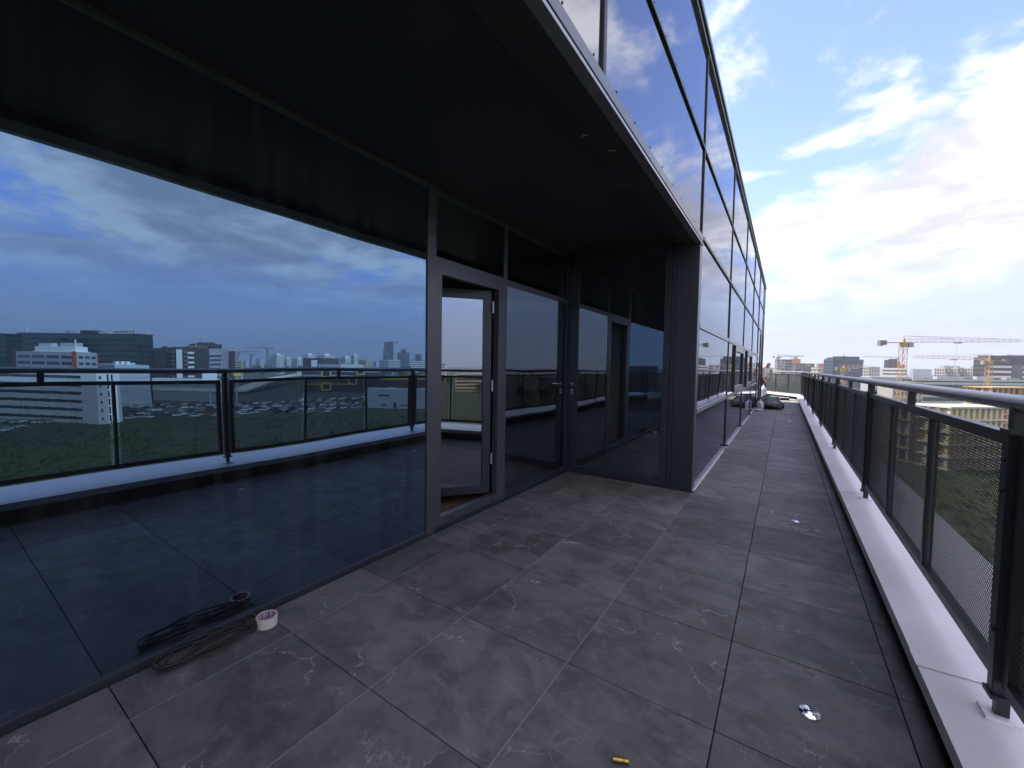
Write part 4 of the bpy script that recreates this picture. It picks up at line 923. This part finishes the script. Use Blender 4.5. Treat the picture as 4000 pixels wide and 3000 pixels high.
# ================================================================== CARS
def car_mesh(paint):
    b = MB()
    def loft(secs, mi):
        n = len(secs[0]); vs = [q for s_ in secs for q in s_]; fs = []
        for k in range(len(secs)-1):
            for i in range(n): j = (i+1) % n; fs.append((k*n+i, k*n+j, (k+1)*n+j, (k+1)*n+i))
        fs += [tuple(range(n-1, -1, -1)), tuple(range((len(secs)-1)*n, len(secs)*n))]
        b.add(vs, fs, mi)
    def ring(x, w, z0, z1): return [(x, -w, z0), (x, w, z0), (x, w*1.03, (z0+z1)/2), (x, w*.94, z1), (x, -w*.94, z1), (x, -w*1.03, (z0+z1)/2)]
    loft([ring(-2.15, .72, .38, .78), ring(-1.95, .84, .25, .92), ring(-1.0, .88, .2, .98), ring(.9, .88, .2, .94), ring(1.7, .84, .22, .82), ring(2.15, .7, .35, .66)], 0)
    loft([ring(-1.75, .72, .93, 1.0), ring(-1.2, .70, .95, 1.40), ring(.25, .70, .95, 1.42), ring(1.15, .72, .9, .96)], 1)
    b.box((-1.05, -.62, 1.40), (.2, .62, 1.46), 0)
    for x in (-1.35, 1.35):
        for y in (-.8, .8): b.bar((x, y-.1, .32), (x, y+.1, .32), .32, mi=2, n=12)
    return b.mesh('car', [paint, 'win_dark', 'rubber_black'])
PAINTS = [('white', (.75, .75, .74)), ('silver', (.45, .46, .48)), ('dark grey', (.10, .10, .11)), ('black', (.02, .02, .022)), ('red', (.35, .03, .025)), ('blue', (.03, .08, .25))]
CARM = []
for nm, c in PAINTS: M('car_'+nm.replace(' ', '_'), c, .25, .1, .03, 1); CARM.append(car_mesh('car_'+nm.replace(' ', '_')))
def inside(p, poly):
    c = False
    for i in range(len(poly)):
        (x1, y1), (x2, y2) = poly[i], poly[i-1]
        if (y1 > p[1]) != (y2 > p[1]) and p[0] < (x2-x1)*(p[1]-y1)/(y2-y1)+x1: c = not c
    return c
rects = []
for o in bpy.data.objects:
    if o.parent is None and 'dims' in o.keys(): rects.append((o.location.xy, o.rotation_euler.z, o['dims'][0], o['dims'][1])); 
def in_building(p):
    for l, a, w, d in rects:
        q = Matrix.Rotation(-a, 2) @ (Vector(p)-l)
        if -2.5 < q.x < w+2.5 and -2.5 < q.y < d+2.5: return True
    return False
xs = [p[0] for p in lot]; ys = [p[1] for p in lot]
spots = []
cth = R_(58)
for i in range(-60, 60):
    for k in range(-120, 120):
        row = i*8.4 + (1.2 if i % 2 else -1.2)
        p = Vector((330, 150)) + Vector((math.cos(cth), math.sin(cth)))*row + Vector((-math.sin(cth), math.cos(cth)))*(k*2.75)
        if p.x < 60 or not inside(p, lot) or in_building(p): continue
        if random.random() < .52: spots.append((p.length, p, i))
spots.sort(key=lambda q: q[0]); spots = spots[:250]
for _, p, i in spots:
    k = random.choices(range(6), (6, 4, 3, 3, .4, .8))[0]
    o = link('parked_car', CARM[k], None, (p.x, p.y, G+.07), cth + (math.pi if i % 2 else 0) + random.gauss(0, .03))
    tag(o, '%s car parked in the open car park below the offices' % PAINTS[k][0], 'car', 'cars in the open car park')
for k in range(10):
    p = ground_at(3030+random.random()*105, 1503.5+random.random()*3); kk = random.choice((0, 0, 1, 2))
    tag(link('parked_car', CARM[kk], None, (p.x, p.y, G+.06), R_(random.uniform(-6, 6))), '%s car parked beside the pale road beyond the far railing' % PAINTS[kk][0], 'car', 'cars beside the pale road')

# ================================================================== SMALL THINGS ON THE TERRACE
# coil of cable leaning on the glass
def coil():
    r = random.Random(3); b = MB(); pts = []; n_loop = 6
    for k in range(n_loop*40+1):
        t = k/40; lp = int(t); fr_ = t-lp; rr = random.Random(lp); rn = random.Random(lp+1)
        def P(q): return [q.uniform(-.035, .035), q.uniform(-.03, .03), q.uniform(.82, 1.08), q.uniform(.35, 1.25), q.uniform(-.25, .25)]
        a, c = P(rr), P(rn); u = [a[i]*(1-fr_)+c[i]*fr_ for i in range(5)]
        ph = 2*math.pi*t
        ly = .195*u[2]*math.cos(ph); lx = .060*u[3]*math.sin(ph) + .02*math.sin(2*ph+lp)
        y = .745+u[0]+ly; x = -2.165+u[1]*.5+lx+.10*u[4]*ly
        z = .008 + .0045*lp + .05*max(0, (-2.165-x)/.08)*(.4+.6*math.sin(lp*2.1)**2) + .018*max(0, math.sin(ph*1.0+lp*1.7))
        x = max(x, -2.236); pts.append((x, y, z))
    b.tube(pts, .0042, 8)
    o = b.build('cable_coil', 'cable_black', smooth=True); return tag(o, 'coil of thin black cable lying on the tiles against the big glass pane', 'cable')
M('cable_black', (.018, .016, .015), .45, 0, .2, 30); coil()
# roll of masking tape
def tape():
    t = thing('tape_roll', 'roll of cream masking tape with a red and blue printed core beside the cable', 'tape', (-2.135, .985, 0))
    M('tape_cream', (.62, .58, .50), .7, 0, .05, 30)
    mt, nt, N, L, out = nodes_of('tape_core')
    p = N.new('ShaderNodeBsdfPrincipled'); L.new(p.outputs[0], out.inputs[0]); p.inputs['Roughness'].default_value = .5
    tc = N.new('ShaderNodeTexCoord'); sp = N.new('ShaderNodeSeparateXYZ'); L.new(tc.outputs['Object'], sp.inputs[0])
    at2 = N.new('ShaderNodeMath'); at2.operation = 'ARCTAN2'; L.new(sp.outputs[1], at2.inputs[0]); L.new(sp.outputs[0], at2.inputs[1])
    ml = N.new('ShaderNodeMath'); ml.operation = 'MULTIPLY'; L.new(at2.outputs[0], ml.inputs[0]); ml.inputs[1].default_value = 1.27
    fr_ = N.new('ShaderNodeMath'); fr_.operation = 'FRACT'; L.new(ml.outputs[0], fr_.inputs[0])
    cr_ = N.new('ShaderNodeValToRGB'); cr_.color_ramp.interpolation = 'CONSTANT'; e = cr_.color_ramp.elements
    e[0].position = 0; e[0].color = (.02, .09, .45, 1); e[1].position = .34; e[1].color = (.7, .7, .75, 1)
    for q, c in ((.42, (.55, .03, .08, 1)), (.70, (.7, .7, .75, 1)), (.78, (.1, .2, .5, 1)), (.86, (.7, .7, .75, 1)), (.93, (.55, .03, .08, 1))): x_ = e.new(q); x_.color = c
    L.new(fr_.outputs[0], cr_.inputs[0])
    wv = N.new('ShaderNodeMath'); wv.operation = 'SINE'; m2 = N.new('ShaderNodeMath'); m2.operation = 'MULTIPLY'; L.new(sp.outputs[2], m2.inputs[0]); m2.inputs[1].default_value = 700; L.new(m2.outputs[0], wv.inputs[0])
    gt = N.new('ShaderNodeMath'); gt.operation = 'GREATER_THAN'; gt.inputs[1].default_value = .6; L.new(wv.outputs[0], gt.inputs[0])
    mx = N.new('ShaderNodeMix'); mx.data_type = 'RGBA'; m3 = N.new('ShaderNodeMath'); m3.operation = 'MULTIPLY'; m3.inputs[1].default_value = .5; L.new(gt.outputs[0], m3.inputs[0]); L.new(m3.outputs[0], mx.inputs[0]); L.new(cr_.outputs[0], mx.inputs[6]); mx.inputs[7].default_value = (.75, .72, .74, 1)
    L.new(mx.outputs[2], p.inputs['Base Color'])
    MB().lathe([(.0395, .001), (.047, .0), (.048, .001), (.048, .049), (.047, .05), (.0395, .049), (.0395, .001)], 56).build('tape', 'tape_cream', t, smooth=False)
    MB().lathe([(.0390, .0008), (.0390, .0498), (.0380, .0498), (.0380, .0008), (.0390, .0008)], 56).build('core', 'tape_core', t)
tape()
# chrome deck caps
M('chrome', (.82, .82, .85), .07, 1, .03, 20)
CAPM = MB().lathe([(.0365, 0), (.0365, .0025), (.034, .004), (.020, .0045), (.017, .006), (.012, .0085), (.0, .0095)], 36).mesh('disc', 'chrome', smooth=True)
SLOT = MB().box((-.010, -.003, .0080), (.010, .003, .0098)).mesh('slot', 'rubber_black')
for k, (x, y) in enumerate(((.13, 1.92), (.134, 4.33), (.15, 12.67), (.16, 15.2), (.17, 19.0))):
    t = thing('deck_cap', ['round chrome cap in the tiles nearest the brass cylinder', 'round chrome cap in the tiles level with the corner column', 'round chrome cap in the tiles before the pile of bags', 'round chrome cap in the tiles beside the black bags', 'round chrome cap in the tiles just before the sunlit paving'][k], 'cap', (x, y, .0006), R_(25+k*40), 'chrome deck caps')
    link('disc', CAPM, t); link('slot', SLOT, t)
# brass lock cylinder
t = thing('brass_cylinder', 'short brass cylinder lying alone on a dark tile', 'cylinder', (-.41, 1.305, .0085), R_(24))
M('brass', (.50, .33, .10), .28, 1, .15, 40)
for a, b_ in ((-.026, .006), (.011, .026)): MB().bar((a, 0, 0), (b_, 0, 0), .0085, n=20).build('barrel', 'brass', t, bevel=.0008)
MB().bar((.0055, 0, 0), (.0115, 0, 0), .0065, n=16).build('neck', 'brass', t)
# scraps of tape left on the underside of the edge beam
M('tape_scrap', (.3, .29, .27), .8)
for k, (px, py, ln) in enumerate(((2285, 528, .035), (2390, 588, .045))):
    p = ground_at(px, py, False, 2.636); o = MB().add([(-ln/2, -.006, 0), (ln/2, -.008, -.004), (ln/2, .008, -.001), (-ln/2, .007, -.003), (-ln/2, -.006, .001), (ln/2, -.008, .001), (ln/2, .008, .001), (-ln/2, .007, .001)], [(3, 2, 1, 0), (4, 5, 6, 7), (0, 1, 5, 4), (1, 2, 6, 5), (2, 3, 7, 6), (3, 0, 4, 7)]).build('tape_scrap', 'tape_scrap', None, loc=(p.x, p.y, 2.6355)); o.rotation_euler.z = .35+k*.3
    tag(o, ['short scrap of pale tape stuck under the edge beam', 'longer scrap of pale tape stuck under the edge beam nearer the corner column'][k], 'tape')
# litter: chips of stone and paper
M('chip', (.5, .48, .45), .8)
for k in range(26):
    x = random.uniform(-2.15, .35); y = random.uniform(.9, 9) if x > -.7 else random.uniform(.9, 4.5)
    s = random.uniform(.002, .005)
    o = MB().add([(-s, -s*.7, 0), (s, -s*.5, 0), (s*.8, s, 0), (-s*.6, s*.8, 0), (-s*.3, 0, s*.8), (s*.3, .1*s, s*.9)], [(0, 1, 5, 4), (1, 2, 5), (2, 3, 4, 5), (3, 0, 4), (3, 2, 1, 0)]).build('stone_chip', 'chip', None, loc=(x, y, .0005)); o.rotation_euler.z = random.uniform(0, 6.28)
    tag(o, 'tiny pale chip of stone lying on the dark tiles', 'chip', 'stone chips on the tiles')

# ================================================================== FAR END: BAGS, BOX, WORKER
M('bag_black', (.012, .012, .013), .33, 0, .3, 6); M('bag_white', (.55, .58, .62), .35, 0, .06, 6); M('cloth_green', (.06, .22, .05), .7)
from mathutils import noise as mnoise
def bag(name, label, loc, size, mat, seed, knot=True, group=None):
    bm = bmesh.new(); bmesh.ops.create_icosphere(bm, subdivisions=4, radius=1)
    for v in bm.verts:
        p = v.co.copy(); q = Vector((seed*7.1, seed*3.3, seed))
        k = 1 + .22*mnoise.noise(p*1.4+q) + .10*mnoise.noise(p*3.5+q) + .07*(1-abs(mnoise.noise(p*6+q))*2)*.5
        p *= k
        if p.z < -.55: p.z = -.55 - (p.z+.55)*.05
        if knot and p.z > .62:
            s_ = max(.16, 1-(p.z-.62)*3.2); p.x *= s_; p.y *= s_; p.z = .62+(p.z-.62)*1.5
        v.co = Vector((p.x*size[0], p.y*size[1], (p.z+.56)*size[2]))
    me = bpy.data.meshes.new('bag'); bm.to_mesh(me); bm.free(); me.materials.append(MATS[mat]); me.polygons.foreach_set('use_smooth', [True]*len(me.polygons))
    o = link(name, me, None, loc, seed); return tag(o, label, 'bag', group)
bag('rubbish_bag', 'large slumped black rubbish bag at the front of the pile', (-.38, 16.3, 0), (.27, .34, .17), 'bag_black', 1, False)
bag('rubbish_bag', 'black rubbish bag behind the large slumped one', (-.36, 17.0, 0), (.26, .30, .22), 'bag_black', 2, False)
bag('rubbish_bag', 'small black rubbish bag at the walkway end of the pile', (-.10, 16.75, 0), (.13, .16, .13), 'bag_black', 3, False)
bag('rubbish_bag', 'upright black rubbish bag against the glass at the back of the pile', (-.52, 17.8, 0), (.20, .26, .25), 'bag_black', 4)
bag('rubbish_bag', 'black rubbish bag squeezed between the white bag and the glass', (-.62, 16.6, 0), (.14, .3, .22), 'bag_black', 5, False)
bag('plastic_bag', 'upright translucent white plastic bag in front of the black pile', (-.635, 15.75, 0), (.10, .09, .20), 'bag_white', 6)
bag('plastic_bag', 'crumpled white plastic sheet end lying at the foot of the upright white bag', (-.68, 15.35, 0), (.10, .16, .03), 'bag_white', 7, False)
bag('plastic_bag', 'tall white plastic sack standing before the worker', (-.74, 20.75, 0), (.14, .14, .42), 'bag_white', 8)
bag('cloth', 'bright green rag on top of the black bags', (-.42, 16.75, .24), (.07, .09, .05), 'cloth_green', 9, False)
def toolbox(label, x, y, rz, lid):
    t = thing('tool_case', label, 'case', (x, y, 0), rz); pbox('case_body', (-.17, -.12, 0), (.17, .12, .10), 'rail_paint', t, .008); pbox('case_lid', (-.165, -.115, .1002), (.165, .115, .125), lid, t, .006)
    pbox('handle', (-.05, -.135, .04), (.05, -.1205, .06), 'rubber_black', t)
toolbox('flat dark tool case with a pale lid on the sunlit paving', .02, 21.3, .2, 'white_wall')
toolbox('small dark tool case nearer the bags on the sunlit paving', -.35, 21.9, -.3, 'grey_wall')

def worker():
    """one continuous skinned figure bending forward over the parapet corner, local +x is where he leans"""
    me = bpy.data.meshes.new('body')
    J = {}; V = []; E_ = []; Rd = []
    def j(name, p, r, par=None):
        J[name] = len(V); V.append(p); Rd.append(r)
        if par: E_.append((J[par], J[name]))
    j('pelvis', (0, 0, .92), .135); j('waist', (.05, 0, 1.06), .125, 'pelvis'); j('chest', (.17, 0, 1.27), .155, 'waist'); j('upper', (.25, 0, 1.38), .13, 'chest')
    j('neck', (.31, 0, 1.46), .058, 'upper'); j('head0', (.35, 0, 1.51), .075, 'neck'); j('head1', (.41, 0, 1.545), .098, 'head0'); j('head2', (.445, 0, 1.55), .07, 'head1')
    for s, n_ in ((1, 'l'), (-1, 'r')):
        j(n_+'hip', (0, .10*s, .86), .105, 'pelvis'); j(n_+'knee', (.05, .11*s, .48), .072, n_+'hip'); j(n_+'calf', (.03, .11*s, .32), .064, n_+'knee'); j(n_+'ankle', (.0, .11*s, .09), .045, n_+'calf'); j(n_+'toe', (.19, .13*s, .035), .035, n_+'ankle')
        j(n_+'sho', (.26, .19*s, 1.36), .072, 'upper'); j(n_+'elb', (.33, .235*s, 1.08), .047, n_+'sho'); j(n_+'wri', (.40, .16*s, .86), .031, n_+'elb'); j(n_+'palm', (.42, .145*s, .80), .034, n_+'wri')
        for q, (dy, ln) in enumerate(((.028, .060), (.010, .072), (-.009, .068), (-.027, .054))):
            j('%sf%d' % (n_, q), (.435+.004*q, (.145+dy*.7)*s, .755), .0095, n_+'palm'); j('%sg%d' % (n_, q), (.425, (.145+dy)*s, .755-ln*.6), .008, '%sf%d' % (n_, q))
        j(n_+'th0', (.445, (.145-.034)*s, .80), .011, n_+'palm'); j(n_+'th1', (.465, (.145-.042)*s, .768), .009, n_+'th0')
    me.from_pydata(V, E_, []); o = bpy.data.objects.new('body', me); COL.objects.link(o)
    md = o.modifiers.new('skin', 'SKIN'); md.use_smooth_shade = True
    for i, sv in enumerate(me.skin_vertices[0].data): sv.radius = (Rd[i], Rd[i]); sv.use_root = (i == 0)
    o.modifiers.new('sub', 'SUBSURF').levels = 2
    dg = bpy.context.evaluated_depsgraph_get(); dg.update(); m2 = bpy.data.meshes.new_from_object(o.evaluated_get(dg)); bpy.data.objects.remove(o)
    M('skin', (.38, .22, .16), .5, 0, .05, 6); M('vest_white', (.62, .62, .64), .8, 0, .08, 12); M('trousers_black', (.018, .018, .022), .85, 0, .2, 10); M('shoe', (.03, .028, .026), .6); M('hair_short', (.16, .10, .08), .8)
    m2.materials.clear()
    for q in ('skin', 'vest_white', 'trousers_black', 'shoe', 'hair_short'): m2.materials.append(MATS[q])
    for p in m2.polygons:
        c = p.center; k = 0
        arm = abs(c.y) > .155 and c.z > .70 and c.z < 1.44 or (c.x > .36 and c.z < 1.2)
        if c.z < .10: k = 3
        elif c.z < .97 and not (c.x > .28): k = 2
        elif not arm and c.z < 1.41 and c.x < .34: k = 1
        elif c.z > 1.53 and c.x < .44: k = 4
        p.material_index = k; p.use_smooth = True
    t = thing('person', 'worker in a white vest and black trousers bending forward at the end of the facade', 'person', (-.86, 21.6, 0), R_(-50))
    link('body', m2, t)
    # face: nose, ears, eyes, on the head that looks down
    for s in (1, -1):
        MB().lathe([(0, -.006), (.02, -.004), (.022, .0), (.012, .006), (0, .007)], 10).build('ear', 'skin', t, loc=(.395, .088*s, 1.53)).rotation_euler = (R_(90), 0, 0)
        MB().lathe([(0, -.006), (.006, 0), (0, .006)], 8).build('eye', 'rubber_black', t, loc=(.452, .03*s, 1.51))
    MB().bar((.448, 0, 1.525), (.472, 0, 1.487), .010, n=6, r2=.017).build('nose', 'skin', t); pbox('mouth', (.42, -.022, 1.458), (.434, .022, 1.466), 'maroon', t)
    pbox('tool_strap', (.0, .12, .86), (.09, .15, 1.02), 'rubber_black', t, .006)
worker()
for o in bpy.data.objects:
    if 'dims' in o.keys(): del o['dims']

# ================================================================== AIR
def haze():
    mt, nt, N, L, out = nodes_of('haze')
    v = N.new('ShaderNodeVolumePrincipled'); v.inputs['Color'].default_value = (.86, .92, 1.0, 1); v.inputs['Density'].default_value = HAZE; v.inputs['Anisotropy'].default_value = .25
    L.new(v.outputs[0], out.inputs['Volume'])
    o = MB().box((-6200, -6200, G-2.5), (6200, 6200, 135)).build('haze', 'haze'); tag(o, 'thin pale haze over the city', 'haze', None, 'stuff')
HAZE = .00028
haze()
